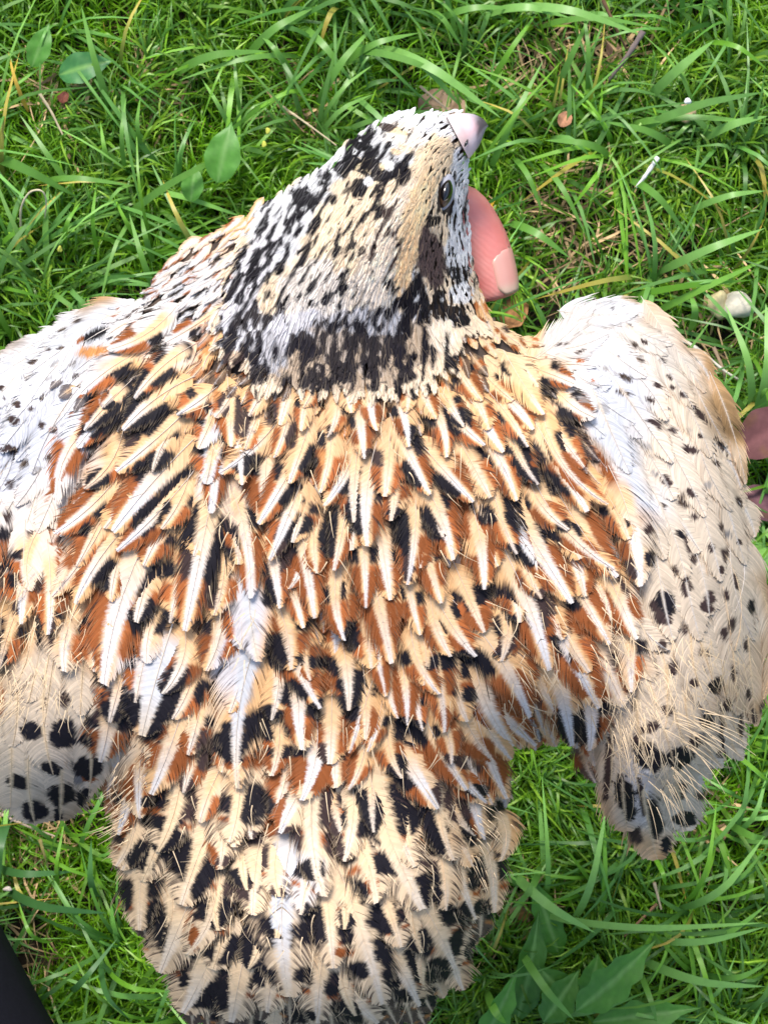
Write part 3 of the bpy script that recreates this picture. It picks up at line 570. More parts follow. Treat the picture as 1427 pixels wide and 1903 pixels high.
def in_head(x, y):
    x0_, y0_ = x, y
    if y > 560 or x < 560:
        x = x + (float(N15(np.array(x * 1. + 500), np.array(y * 1.))) - .5) * 50; y = y + (float(N15(np.array(x0_ * 1.), np.array(y * 1. + 900))) - .5) * 60
    ins = False; n = len(HEADP)
    for i in range(n):
        a = HEADP[i]; b = HEADP[(i + 1) % n]
        if (a[1] > y) != (b[1] > y) and x < (b[0] - a[0]) * (y - a[1]) / (b[1] - a[1]) + a[0]: ins = not ins
    return ins
EXC = [((v[0] + v[2]) / 2, (v[1] + v[3]) / 2) for v in feats] + [(v[0] * .8 + v[2] * .2, v[1] * .8 + v[3] * .2) for v in feats]
EXC = np.array(EXC)
def far(x, y, d): return np.min((EXC[:, 0] - x) ** 2 + (EXC[:, 1] - y) ** 2) > d * d
autos = scatter(9000, lambda x, y: None if in_head(x, y) or (x < 480 and y < 600) or not far(x, y, 40 if y < 1500 else 46) else (46 if y < 800 else 56 if y < 1500 else 64), -110, 1420, 690, 1930, edge=26)
for (x, y) in autos:
    fx, fy = flow(np.array(x), np.array(y)); fx = float(fx) + rng.normal(0, .11); fy = float(fy) + rng.normal(0, .08)
    wing = is_wing(x, y); tail = y > 1500 and 195 < x < 960
    L = rng.uniform(125, 175) * (.62 if y < 800 else .85 if tail else 1); W = L * rng.uniform(.24, .32) * (1.15 if tail else 1)
    tx, ty = x + fx * L * .5, y + fy * L * .5
    if float(inpoly(np.array(tx), np.array(ty))) < 4: continue
    bx, by = x - fx * L * .5, y - fy * L * .5
    loc = []; sw = rng.uniform(.18, .30); strk = (BUFF * .6 + CREAM * .4, WHITE * .6 + CREAM * .4)
    if wing: sw = .05; strk = (CREAM * .5 + WHITE * .4, WHITE * .9) if y < 1150 else (CREAM * .9, CREAM)
    if wing:
        q = rng.random(); yy = y
        if q < (.62 if yy > 980 else .45):
            t0 = rng.uniform(.64, .80); u0 = rng.uniform(.14, .32); big_ = yy > 980
            loc = [(t0, t0 + (rng.uniform(.09, .16) if big_ else rng.uniform(.04, .08)), int(rng.choice([-1, 1])), u0, u0 + (.42 if big_ else .22), DBR if rng.random() < .7 else GRY)]
    else:
        for sd_ in (-1, 1):
            t0 = rng.uniform(.46, .62); q = rng.random()
            if tail:
                if q < .85: loc += [(t0 - .24, t0 + .08, sd_, .26, .95, BLK), (t0 + .08, t0 + .18, sd_, .26, .95, RUF * 1.4)]
            else:
                if q < .80: loc += [(t0, t0 + rng.uniform(.26, .6), sd_, .19, 1.2, RUF * rng.uniform(.8, 1.6))]
                if q < .62: loc += [(t0 - .18, t0 + .03, sd_, .24, .98, BLK)]
    if tail: strk = (CREAM * .85 + BUFF * .15, CREAM)
    big.append((L * W, dict(bx=bx, by=by, tx=tx, ty=ty, W=W, nb=int(L / 2.6), seg=7, sw=sw, streak=strk, loc=loc or None, rnd=.6 if tail else .35, fr=.66 if wing else .42, th0=42 if tail else 34, th1=22 if tail else 14,
        comb=.36 if tail else (.12 if not wing else 0), edgec=.85 if tail else .35, bend=rng.normal(0, .06), lift=(-.0003, .0024) if not wing else (-.0001, .0006), extra=.0007 + rng.uniform(0, .0004) if not wing else .0003)))
fill = []
pts = scatter(26000, lambda x, y: None if in_head(x, y) else (17 if (x < 480 and y < 600) else 23 if y < 760 else 27), -130, 1430, 380, 1960)
for (x, y) in pts:
    fx, fy = flow(np.array(x), np.array(y)); wing = is_wing(x, y); jj_ = .05 if wing else .09; fx = float(fx) + rng.normal(0, jj_); fy = float(fy) + rng.normal(0, jj_)
    tail = y > 1500 and 195 < x < 960; neck = x < 500 and y < 600; upper = y < 790 and not wing
    dist = float(inpoly(np.array(x), np.array(y)))
    L = rng.uniform(76, 112); W = rng.uniform(18, 28)
    if neck: L, W = rng.uniform(52, 72), rng.uniform(7, 10)
    elif upper: L, W = rng.uniform(52, 74), rng.uniform(10, 15)
    elif wing: L, W = rng.uniform(70, 100), rng.uniform(15, 24)
    elif tail: L, W = rng.uniform(60, 86), rng.uniform(17, 26)
    # keep within silhouette: shorten near edges
    tx, ty = x + fx * L * .5, y + fy * L * .5
    e = float(inpoly(np.array(tx), np.array(ty)))
    if e < -14: L *= .62; tx, ty = x + fx * L * .5, y + fy * L * .5
    if float(inpoly(np.array(tx), np.array(ty))) < -22: continue
    bx, by = x - fx * L * .5, y - fy * L * .5
    loc = []; sw = .22; strk = None; tone = None
    if wing:
        sw = .12; strk = (CREAM * .4 + WHITE * .6, WHITE)
        if y > 1150: strk = (CREAM * .7 + BUFF * .3, CREAM)
        tone = (PGRY, .25) if rng.random() < .25 else None
        if rng.random() < .25: loc = [(.3, .75, int(rng.choice([-1, 1])), .5, 1., TAN * .8)]
    elif neck:
        sw = .42; strk = (WHITE * .95, WHITE)
        if rng.random() < .7: loc = [(.3, .75, int(rng.choice([-1, 1])), .35, 1.1, (DBR if rng.random() < .45 else RUF * 1.1))]
    elif tail:
        if rng.random() < .8: tone = (DBR, .92)
        sw = .20; strk = (CREAM * .8, CREAM * .9 + WHITE * .1)
        for sd_ in (-1, 1):
            if rng.random() < .58: t0 = rng.uniform(.28, .5); loc.append((t0, t0 + .26, sd_, .2, 1.05, BLK)); loc.append((t0 + .26, t0 + .36, sd_, .2, 1.05, ORA * .7 + RUF * .2))
    else:
        sw = .26 if rng.random() < .55 else .1
        strk = (BUFF * .6 + CREAM * .4, WHITE * .9)
        for sd_ in (-1, 1):
            q = rng.random(); t0 = rng.uniform(.35, .6)
            if q < .42: loc.append((t0, t0 + .28, sd_, .24, 1.05, RUF * rng.uniform(.8, 1.7)))
            elif q < .58: loc.append((t0 - .05, t0 + .22, sd_, .24, 1.05, DBR))
        q = rng.random()
        if y < 760: q = (.3 + .7 * q) if x < 900 else 1
        if q < .08: tone = (PGRY * .6 + TAN * .4, .5)
        elif q < .42: tone = (RUF * 1.1, .75)
        elif q < .66: tone = (DBR, .88)
    nb = int(np.clip(L / 2.9, 16, 30)); seg = 5 if W > 14 else 4
    big.append((L * W * .55 if not neck else 0, dict(bx=bx, by=by, tx=tx, ty=ty, W=W, nb=nb, seg=seg, sw=sw, streak=strk, loc=loc or None, rnd=.6 if tail else .25, fr=.6 if wing else .42, th0=42 if tail else 30, th1=22 if tail else 12, edgec=.85 if tail else .35,
        bend=rng.normal(0, .05), lift=(.0000, (.0012 if not (upper or neck) else .0016) + rng.uniform(0, .0006)) if not wing else (0, .0006), tone=tone, extra=(-.0012 if not wing else -.0004) if not (upper or neck) else -.0005)))
for sz, kw in big:
    kk = min(1, max(0, (kw['by'] - 620) / 130)) if 380 < kw['bx'] < 920 else 1
    kw['extra'] = kw['extra'] * kk - .0006 * (1 - kk)
big.sort(key=lambda a: -a[0])
BIRD = P(np.array(620.), np.array(1050.), .19)
quail = empty('quail', tuple(BIRD), label='brown and cream speckled quail with spread wings held over the lawn', category='quail')
BO = np.asarray(BIRD)
small = []
for i, (sz, kw) in enumerate(big):
    V, Q, C = feather(**kw)
    if i < 290: obj('feather', mesh_from('feather', V - BO, Q, C), M_FEATHER, quail)
    else: small.append((V - BO, Q, C))
# loose barbs (wisps) lying over the plumage
WZ = [(0, 160, 1040, 1330, 110), (1120, 1400, 1180, 1480, 300), (380, 480, 700, 1250, 50), (950, 1180, 1000, 1380, 110), (200, 950, 1300, 1880, 170), (450, 950, 700, 1250, 60)]
wp = []
for x0, x1, y0, y1, n in WZ:
    x = rng.uniform(x0, x1, n); y = rng.uniform(y0, y1, n); k = inpoly(x, y) > 10; x, y = x[k], y[k]; n = len(x)
    fx, fy = flow(x, y); a = np.arctan2(fy, fx) + rng.normal(0, .38, n); L = rng.uniform(22, 62, n); b = rng.normal(0, .25, n)
    f = np.linspace(0, 1, 6)[None, :]
    cx = x[:, None] + np.cos(a)[:, None] * L[:, None] * f - np.sin(a)[:, None] * (b * L)[:, None] * f ** 2
    cy = y[:, None] + np.sin(a)[:, None] * L[:, None] * f + np.cos(a)[:, None] * (b * L)[:, None] * f ** 2
    hw = rng.uniform(.6, 1.2, n)[:, None] * (1 - f * .75)
    off = .0045 + .001 * f + rng.uniform(0, .001, n)[:, None]
    rows = []
    for e in (-1, 1):
        X = cx + e * hw * -np.sin(a)[:, None]; Y = cy + e * hw * np.cos(a)[:, None]
        rows.append(P(X, Y, lut(HG, X, Y) + off))
    V = np.stack(rows, 2).reshape(-1, 3) - BO
    b0 = (np.arange(n) * 12)[:, None] + (np.arange(5) * 2)[None, :]
    Q = np.stack([b0, b0 + 1, b0 + 3, b0 + 2], -1).reshape(-1, 4)
    C = np.tile(CREAM * .95, (len(V), 1)) * np.repeat(rng.uniform(.75, 1.1, n), 12)[:, None]
    small.append((V, Q, C))
def fray(x0, y0, x1, y1, n, amin, amax, lmin, lmax, hwp, col):
    t = rng.random(n); x = x0 + (x1 - x0) * t + rng.normal(0, 16, n); y = y0 + (y1 - y0) * t + rng.normal(0, 12, n)
    a = np.radians(amin + (amax - amin) * t + rng.normal(0, 5, n)); L = rng.uniform(lmin, lmax, n); b = rng.normal(.12, .08, n)
    f = np.linspace(0, 1, 8)[None, :]
    cx = x[:, None] + np.cos(a)[:, None] * L[:, None] * f - np.sin(a)[:, None] * (b * L)[:, None] * f ** 2
    cy = y[:, None] + np.sin(a)[:, None] * L[:, None] * f + np.cos(a)[:, None] * (b * L)[:, None] * f ** 2
    hw = hwp * .62 * (1 - f * .72); z0 = lut(HG, x, y)[:, None] + .0026 + rng.uniform(0, .0012, n)[:, None] + .001 * f - .004 * f ** 2
    rows = [P(cx - e * hw * np.sin(a)[:, None], cy + e * hw * np.cos(a)[:, None], z0) for e in (-1, 1)]
    V = np.stack(rows, 2).reshape(-1, 3) - BO
    b0 = (np.arange(n) * 16)[:, None] + (np.arange(7) * 2)[None, :]
    Q = np.stack([b0, b0 + 1, b0 + 3, b0 + 2], -1).reshape(-1, 4)
    C = np.repeat(np.tile(col, (n, 1)) * rng.uniform(.8, 1.1, (n, 1)), 16, 0)
    small.append((V, Q, C))
fray(1275, 1320, 1285, 1385, 18, 8, 35, 60, 118, 1.7, CREAM * .95)
fray(1265, 1380, 1235, 1490, 28, 22, 75, 40, 95, 1.5, CREAM * .9)
fray(1200, 1250, 1150, 1380, 36, 50, 75, 50, 90, 1.2, CREAM)
fray(60, 1260, 20, 1330, 30, 110, 140, 40, 80, 1.2, CREAM)
fray(240, 1420, 215, 1560, 50, 120, 150, 24, 44, 1.3, CREAM)
fray(905, 1480, 890, 1640, 40, 20, 70, 20, 40, 1.3, CREAM * .9)
V, Q, C = join(small)
obj('small_feathers', mesh_from('small_feathers', V, Q, C), M_FEATHER, quail, kind='stuff')

# ------------------------------------------------------------------ head plumage
NPD = np.array([.030, .024, .026])
HR = [ # x,y,rx,ry,deg, pblack, light colour, dark colour
 (650, 480, 400, 420, 0, .28, CREAM * .75 + WHITE * .2, BLK),
 (760, 235, 100, 40, 0, .10, WHITE * .6 + CREAM * .4, DBR), (830, 230, 50, 40, 0, .0, WHITE, DBR), (760, 212, 110, 14, 0, 0, WHITE, DBR), (690, 240, 60, 16, -40, .05, WHITE, BLK),
 (610, 320, 110, 26, -40, .30, WHITE * .9, BLK), (520, 385, 110, 22, -30, .2, WHITE * .95, BLK),
 (700, 290, 70, 34, 12, .5, WHITE * .8, BLK), (545, 420, 110, 40, -48, .52, WHITE * .85, BLK * 1.2), (470, 500, 90, 34, -62, .70, PGRY * 1.1, BLK), (445, 600, 40, 70, 0, .66, PGRY, BLK * 1.3),
 (640, 430, 60, 120, 30, .38, CREAM * .8 + WHITE * .2, BLK), (740, 430, 42, 130, 28, .36, CREAM * .6 + WHITE * .4, DBR), (580, 540, 70, 60, 0, .34, WHITE * .6 + CREAM * .35, BLK), (700, 540, 60, 40, 0, .32, CREAM * .5 + WHITE * .5, BLK),
 (560, 620, 120, 36, 10, .56, PGRY * .9, NPD), (540, 600, 50, 20, -20, .15, PGRY, BLK), (690, 650, 130, 50, 0, .56, TAN * .6 + PGRY * .2, NPD), (620, 690, 150, 36, 0, .50, TAN * .8, NPD), (500, 660, 40, 40, 0, .62, PGRY * .7, BLK * 1.5), (565, 650, 22, 24, 0, .76, TAN, BLK * 1.4), (625, 655, 22, 26, 0, .76, TAN * .7 + PGRY * .2, NPD), (690, 680, 26, 22, 0, .76, TAN * .7 + PGRY * .2, NPD), (745, 665, 24, 26, 0, .76, TAN, BLK * 1.5), (640, 700, 16, 14, 0, .9, TAN * .7 + PGRY * .2, NPD), (590, 690, 14, 14, 0, .9, TAN * .7 + PGRY * .2, NPD), (480, 700, 20, 20, 0, .8, TAN * .7 + PGRY * .2, NPD), (435, 670, 20, 20, 0, .8, TAN, DBR),
 (700, 600, 90, 26, 0, .5, PGRY * .8, BLK), (770, 555, 30, 60, -8, .78, WHITE * .8, BLK), (785, 640, 36, 40, 0, .66, TAN * .8, BLK),
 (800, 480, 25, 62, -10, 1., DBR * 1.8 + .02, DBR * 1.8 + .02), (802, 412, 20, 12, 0, 1, BLK, BLK),
 (808, 300, 55, 34, -58, .0, CREAM * .85 + WHITE * .1, BLK), (778, 380, 22, 75, 20, .03, CREAM, BLK), (757, 480, 16, 80, 15, .03, CREAM * .8 + BUFF * .2, BLK),
 (858, 400, 24, 130, 0, .28, WHITE, BLK), (852, 470, 26, 30, 0, .1, WHITE, BLK), (850, 512, 18, 15, 20, .85, WHITE, BLK), (855, 548, 26, 22, 0, .15, WHITE, BLK),
 (846, 588, 32, 20, 25, .85, WHITE, BLK), (815, 565, 13, 28, 0, .8, WHITE, BLK), (820, 625, 26, 30, 0, .2, CREAM * .6 + WHITE * .4, BLK), (866, 360, 10, 70, 0, .5, WHITE * .8, BLK), (863, 300, 12, 40, 0, .1, WHITE, BLK),
 (693, 315, 54, 18, 22, .9, CREAM, BLK), (667, 349, 14, 20, 0, 1., BLK, BLK), (636, 310, 18, 13, 0, .95, BLK, BLK), (667, 271, 20, 8, 20, .9, BLK, BLK), (748, 322, 15, 24, 0, .98, BLK, BLK), (730, 240, 26, 7, 20, .5, CREAM, DBR),
 (736, 282, 12, 6, 20, 0, CREAM, BLK), (723, 309, 8, 9, 0, 0, WHITE, BLK), (684, 337, 9, 8, 0, 0, WHITE, BLK)]
class NG:
    def __init__(q, seed): q.g = np.random.default_rng(seed).random((256, 256))
    def __call__(q, u, v):
        u = u % 254; v = v % 254; i = u.astype(int); j = v.astype(int); a = u - i; b = v - j
        a = a * a * (3 - 2 * a); b = b * b * (3 - 2 * b); g = q.g
        return (g[i, j] * (1 - a) + g[i + 1, j] * a) * (1 - b) + (g[i, j + 1] * (1 - a) + g[i + 1, j + 1] * a) * b
NH = NG(5); NH2 = NG(6)
HRA = [(h[0], h[1], h[2], h[3], math.cos(math.radians(h[4])), math.sin(math.radians(h[4])), h[5], h[6], h[7]) for h in HR]
def head_field(x, y, J):
    k = np.clip((x - 770) / 60, 0, 1) * np.clip((620 - y) / 60, 0, 1)
    low = np.clip((y - 575) / 50, 0, 1) * (1 - k)
    def fld(ax_, ay_, fu, fv, off):
        u = (x - 700) * ax_ + (y - 450) * ay_; v = (x - 700) * ay_ - (y - 450) * ax_
        return NH(u / (27 * fu) + 90 + off, v / (6.6 * fv) + 90) * .68 + NH2(u / (13 * fu) + 90, v / (3.6 * fv) + 90 + off) * .32
    nA = fld(-.50, .866, 1., 1., 0); nB = fld(.06, .998, .62, .62, 30); nC = fld(-.05, .998, 1.0, 1.5, 60)
    nn = (nA * (1 - k) + nB * k) * (1 - low) + nC * low
    wv = (N15(x, y) - .5) * .5
    pb = np.full(x.shape, .3); lc = np.zeros(x.shape + (3,)) + CREAM; dc = np.zeros(x.shape + (3,)) + BLK
    for hx, hy, rx, ry, ca, sa, p, l, dk in HRA:
        if abs(x.flat[0] - hx) > max(rx, ry) + 60 or abs(y.flat[0] - hy) > max(rx, ry) + 60: continue
        a = ((x - hx) * ca + (y - hy) * sa) / rx; b = (-(x - hx) * sa + (y - hy) * ca) / ry
        w_ = np.clip((1.08 - np.sqrt(a * a + b * b) - wv) / .16, 0, 1); w3 = w_[..., None]
        pb = pb * (1 - w_) + p * w_; lc = lc * (1 - w3) + l * w3; dc = dc * (1 - w3) + dk * w3
    n = nn + J * .03
    t = .5 + (pb - .5) * .62; t = np.where(pb > .93, 1.4, np.where(pb < .025, -.5, t))
    d = np.clip((t - n) / .07 + .5, 0, 1)[..., None]
    tone_ = (.84 + .30 * NH2((x - y * .0) / 9 + 140, y / 14 + 109))[..., None]
    return np.minimum(lc * tone_ * 1.1, .86) * (1 - d) + dc * d
hp = []
pts = scatter(60000, lambda x, y: (6.6 if (x > 790 and y < 560) else 8.0 if y < 560 else 11) if in_head(x, y) and not (x > 863 and y < 292) else None, 400, 910, 195, 730, edge=1)
for (x, y) in pts:
    if x > (862 if y < 232 else 857) and y < 292: continue
    if ((x - 827) / 17) ** 2 + ((y - 358) / 32) ** 2 < 1: continue
    fx, fy = flow(np.array(x), np.array(y)); fx = float(fx) + rng.normal(0, .14); fy = float(fy) + rng.normal(0, .14)
    face = x > 785 and y < 600
    L = rng.uniform(16, 24) if face else rng.uniform(30, 46) if y < 560 else rng.uniform(38, 56)
    W = L * (.14 if face else .13)
    if y > 560: W = L * .17
    if y < 300 and not face: L *= .8
    tx, ty = x + fx * L * .5, y + fy * L * .5; bx, by = x - fx * L * .5, y - fy * L * .5
    if inpoly(np.array(tx), np.array(ty)) < -4 and not (x < 560): continue
    if ((tx - 827) / 15) ** 2 + ((ty - 358) / 30) ** 2 < 1 or ((bx - 827) / 15) ** 2 + ((by - 358) / 30) ** 2 < 1: continue
    V, Q, C = feather(bx, by, tx, ty, W, nb=8 if face else 11 if y < 560 else 16, seg=3, th0=18, th1=6, cr0=.00001, bv=.07, kind='K', sw=0, rnd=.35, fr=.22, colfn=head_field, dospots=False,
                      lift=(.0001, .0005 if not face else .0003), bend=rng.normal(0, .06), extra=.0004 + .0011 * min(1, max(0, (y - 570) / 90)) + rng.uniform(0, .0003))
    hp.append((V - BO, Q, C))
V, Q, C = join(hp)
obj('head_feathers', mesh_from('head_feathers', V, Q, C), M_FEATHER, quail, kind='stuff')

# ------------------------------------------------------------------ body under the feathers (closed)
def body_mat():
    m, t, b = newmat('down')
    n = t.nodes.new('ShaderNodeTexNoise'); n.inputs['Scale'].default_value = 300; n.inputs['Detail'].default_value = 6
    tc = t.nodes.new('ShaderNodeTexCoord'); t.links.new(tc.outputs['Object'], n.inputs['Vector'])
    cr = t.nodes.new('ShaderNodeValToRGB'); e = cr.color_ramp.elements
    e[0].position = .3; e[0].color = (.02, .012, .012, 1); e[1].position = .75; e[1].color = (.12, .08, .055, 1)  # brown down, darkened so gaps between feathers read as shade
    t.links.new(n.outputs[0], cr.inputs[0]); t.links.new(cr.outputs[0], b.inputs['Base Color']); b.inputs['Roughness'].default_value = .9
    return m
ins = D > 8
ii, jj = np.where(ins)
idm = -np.ones(D.shape, int); idm[ii, jj] = np.arange(len(ii))
n = len(ii); px = GX[ii, jj].astype(float); py = GY[ii, jj].astype(float); dq = D[ii, jj]
zt = HG[ii, jj] - .0012
th = .003 + .075 * np.sqrt(1 - (1 - np.clip(dq / 330, 0, 1)) ** 2) * np.exp(-((px - 620) / 520) ** 4) * np.exp(-((py - 1000) / 800) ** 4)
top = P(px, py, zt); bot = top.copy(); bot[:, 2] = zt - th
Vb = np.concatenate([top, bot]) - BO; Qb = []
I, J = D.shape
a = idm[:-1, :-1]; b = idm[1:, :-1]; c = idm[1:, 1:]; d = idm[:-1, 1:]
ok = (a >= 0) & (b >= 0) & (c >= 0) & (d >= 0)
q = np.stack([a[ok], d[ok], c[ok], b[ok]], -1); Qb = [q, q[:, ::-1] + n]
# side walls
ed = {}
for f4 in q:
    for k in range(4):
        e = (int(f4[k]), int(f4[(k + 1) % 4])); ed[e] = 1
walls = [(e[1], e[0], e[0] + n, e[1] + n) for e in ed if (e[1], e[0]) not in ed]
Qb.append(np.array(walls))
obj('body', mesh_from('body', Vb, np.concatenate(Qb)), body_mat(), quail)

# ------------------------------------------------------------------ eye, eyelid, beak
def lathe_patch(cx, cy, rx, ry, rot, z0, hgt, n=28, m=8, power=1., mat=None, name='eye', parent=None, tilt=(0, 0), col=None, inner=0.):
    """dome on an elliptical outline"""
    V = []; Q = []
    ca, sa = math.cos(rot), math.sin(rot)
    for i in range(m + 1):
        r = inner + (1 - inner) * i / m
        for j in range(n):
            a = 2 * math.pi * j / n
            # almond: sharpen ends of long axis
            u = rx * r * math.cos(a) * (1 - .0); v = ry * r * math.sin(a)
            u *= (1 - .35 * abs(math.sin(a)) ** 3)
            x = cx + u * ca - v * sa; y = cy + u * sa + v * ca
            z = z0 + hgt * max(0, 1 - r * r) ** .5 + tilt[0] * (x - cx) + tilt[1] * (y - cy)
            V.append(P(np.array(x), np.array(y), z) - BO)
    for i in range(m):
        for j in range(n):
            a_ = i * n + j; b_ = i * n + (j + 1) % n
            Q.append((a_, a_ + n, b_ + n, b_))
    return obj(name, mesh_from(name, np.array(V), np.array(Q)), mat, parent)
m_eye, t, b = newmat('eye_dark'); b.inputs['Base Color'].default_value = (.006, .005, .006, 1); b.inputs['Roughness'].default_value = .06; b.inputs['Coat Weight'].default_value = 1
m_iris, t, b = newmat('iris_brown'); b.inputs['Base Color'].default_value = (.06, .035, .02, 1); b.inputs['Roughness'].default_value = .3
m_lid, t, b = newmat('eyelid_skin'); b.inputs['Base Color'].default_value = (.30, .31, .37, 1); b.inputs['Roughness'].default_value = .5
zE = float(lut(HG, np.array(827.), np.array(358.)))
rot = math.radians(14)
ring = lathe_patch(827, 358, 18, 36, rot, zE - .0002, .0016, mat=m_lid, name='eyelid', parent=quail, tilt=(-.00004, 0), m=12)
eye = lathe_patch(828, 360, 12.5, 27, rot, zE + .0008, .0020, mat=m_iris, name='eye', parent=quail, tilt=(-.00004, 0), m=10)
lathe_patch(829, 356, 11.3, 23, rot, zE + .0014, .0018, mat=m_eye, name='pupil', parent=eye, tilt=(-.00004, 0), m=8)

def beak():
    # cross sections from base (at forehead) to tip: centre px, half width px, z, half height m
    secs = [(850, 255, 46, .2660, .0046), (862, 247, 41, .2672, .0046), (873, 241, 35, .2680, .0043), (882, 235, 28, .2678, .0038), (890, 230, 20, .2665, .0032), (897, 228, 13, .265, .0025), (903, 229, 7, .263, .0016), (906, 232, 2.0, .2610, .0007)]
    ax_ = np.array([.55, -.42]); n = 18
    nrm = np.array([.42, .80]); nrm = nrm / np.linalg.norm(nrm)
    V = []; C = []
    for i, (x, y, hw, z, hh) in enumerate(secs):
        for j in range(n):
            a = 2 * math.pi * j / n
            u = math.cos(a) * hw; zz = z + math.sin(a) * hh * (1.0 if math.sin(a) > 0 else .7)
            V.append(P(np.array(x + nrm[0] * u), np.array(y + nrm[1] * u), zz) - BO)
            t_ = i / (len(secs) - 1)
            base = np.array([.74, .60, .59]); mid = np.array([.52, .45, .52]); tip = np.array([.035, .022, .03])
            c_ = base * (1 - min(1, t_ * 1.6)) + mid * min(1, t_ * 1.6)
            dk = min(1, max(0, (x + nrm[0] * u - 880) / 9)) * (1 if math.cos(a) < .6 else .5); c_ = c_ * (1 - .85 * dk) + tip * .85 * dk
            if abs(math.cos(a)) < .5 and math.sin(a) > 0 and .1 < t_ < .5: c_ = c_ * .6 + np.array([.66, .34, .35]) * .4
            C.append(c_)
    Q = []
    for i in range(len(secs) - 1):
        for j in range(n):
            a_ = i * n + j; b_ = i * n + (j + 1) % n
            Q.append((a_, b_, b_ + n, a_ + n))
    me = mesh_from('beak', np.array(V), np.array(Q), np.array(C))
    return me
m_beak = attr_mat('beak_horn', .45, .22, 0, noise=(700, .12))
bk = obj('beak', beak(), m_beak, quail)
lathe_patch(866, 266, 2.6, 8, math.radians(25), .2716, .0005, mat=m_eye, name='nostril', parent=bk, m=3, n=12)

# ------------------------------------------------------------------ the person: hand under the bird, trouser leg
def skin_mat():
    m, t, b = newmat('skin')
    tc = t.nodes.new('ShaderNodeTexCoord'); n = t.nodes.new('ShaderNodeTexNoise'); n.inputs['Scale'].default_value = 90; n.inputs['Detail'].default_value = 4
    t.links.new(tc.outputs['Object'], n.inputs['Vector'])
    cr = t.nodes.new('ShaderNodeValToRGB'); e = cr.color_ramp.elements
    e[0].position = .35; e[0].color = (.72, .22, .19, 1); e[1].position = .7; e[1].color = (.84, .36, .31, 1)
    t.links.new(n.outputs[0], cr.inputs[0]); t.links.new(cr.outputs[0], b.inputs['Base Color'])
    b.inputs['Roughness'].default_value = .42; b.inputs['Subsurface Weight'].default_value = .25; b.inputs['Subsurface Radius'].default_value = (.004, .0012, .0008); b.inputs['Subsurface Scale'].default_value = 1
    wv = t.nodes.new('ShaderNodeTexWave'); wv.inputs['Scale'].default_value = 420; wv.inputs['Distortion'].default_value = 3; wv.bands_direction = 'DIAGONAL'
    t.links.new(tc.outputs['Object'], wv.inputs['Vector'])
    bp = t.nodes.new('ShaderNodeBump'); bp.inputs['Strength'].default_value = .12; bp.inputs['Distance'].default_value = .0003
    t.links.new(wv.outputs[0], bp.inputs['Height']); t.links.new(bp.outputs[0], b.inputs['Normal'])
    return m
def skin_obj(name, joints, edges, root, mat, parent, org, sub=2):
    me = bpy.data.meshes.new(name)
    me.from_pydata([tuple(P(np.array(float(x)), np.array(float(y)), z) - org) for x, y, z, r in joints], edges, [])
    o = obj(name, me, mat, parent)
    md = o.modifiers.new('skin', 'SKIN'); md.use_smooth_shade = True
    for i, (x, y, z, r) in enumerate(joints):
        me.skin_vertices[0].data[i].radius = (r, r); me.skin_vertices[0].data[i].use_root = (i == root)
    sb = o.modifiers.new('sub', 'SUBSURF'); sb.levels = sub; sb.render_levels = sub
    return o
PO = P(np.array(500.), np.array(1500.), .1)
person = empty('person', tuple(PO), label='person crouching, one hand under the quail, dark navy trouser leg in the corner', category='person')
M_SKIN = skin_mat()
# hand: wrist(0) forearm(1) palm(2,3) ; fingers
J = [(600, 1330, .165, .024), (560, 1900, .10, .030), (640, 1150, .172, .027), (690, 960, .182, .026),
     (770, 820, .196, .0115), (800, 640, .216, .0098), (806, 430, .238, .0088), (850, 372, .243, .0083), (878, 438, .2430, .0083), (892, 492, .2420, .0084), (906, 548, .2408, .0080), (908, 560, .2405, .0066),   # index, curls round the neck
     (820, 920, .190, .0115), (930, 760, .205, .0098), (955, 700, .222, .0088), (940, 690, .232, .0078), (925, 700, .236, .0062),                       # middle
     (850, 1010, .186, .011), (980, 940, .200, .0092), (1000, 880, .216, .0084), (985, 860, .226, .0074), (970, 870, .230, .006),                     # ring
     (840, 1110, .184, .0095), (960, 1120, .196, .0082), (985, 1080, .208, .0074), (975, 1060, .216, .0066), (962, 1062, .219, .0054),                # little
     (540, 1060, .182, .0135), (470, 900, .205, .0115), (440, 780, .222, .0102), (450, 720, .232, .009), (458, 695, .235, .0072)]                     # thumb
E = [(1, 0), (0, 2), (2, 3), (3, 4), (4, 5), (5, 6), (6, 7), (7, 8), (8, 9), (9, 10), (10, 11), (3, 12), (12, 13), (13, 14), (14, 15), (15, 16), (2, 17), (17, 18), (18, 19), (19, 20), (20, 21),
     (2, 22), (22, 23), (23, 24), (24, 25), (25, 26), (2, 27), (27, 28), (28, 29), (29, 30), (30, 31)]
hand = skin_obj('hand', J, E, 2, M_SKIN, person, PO)
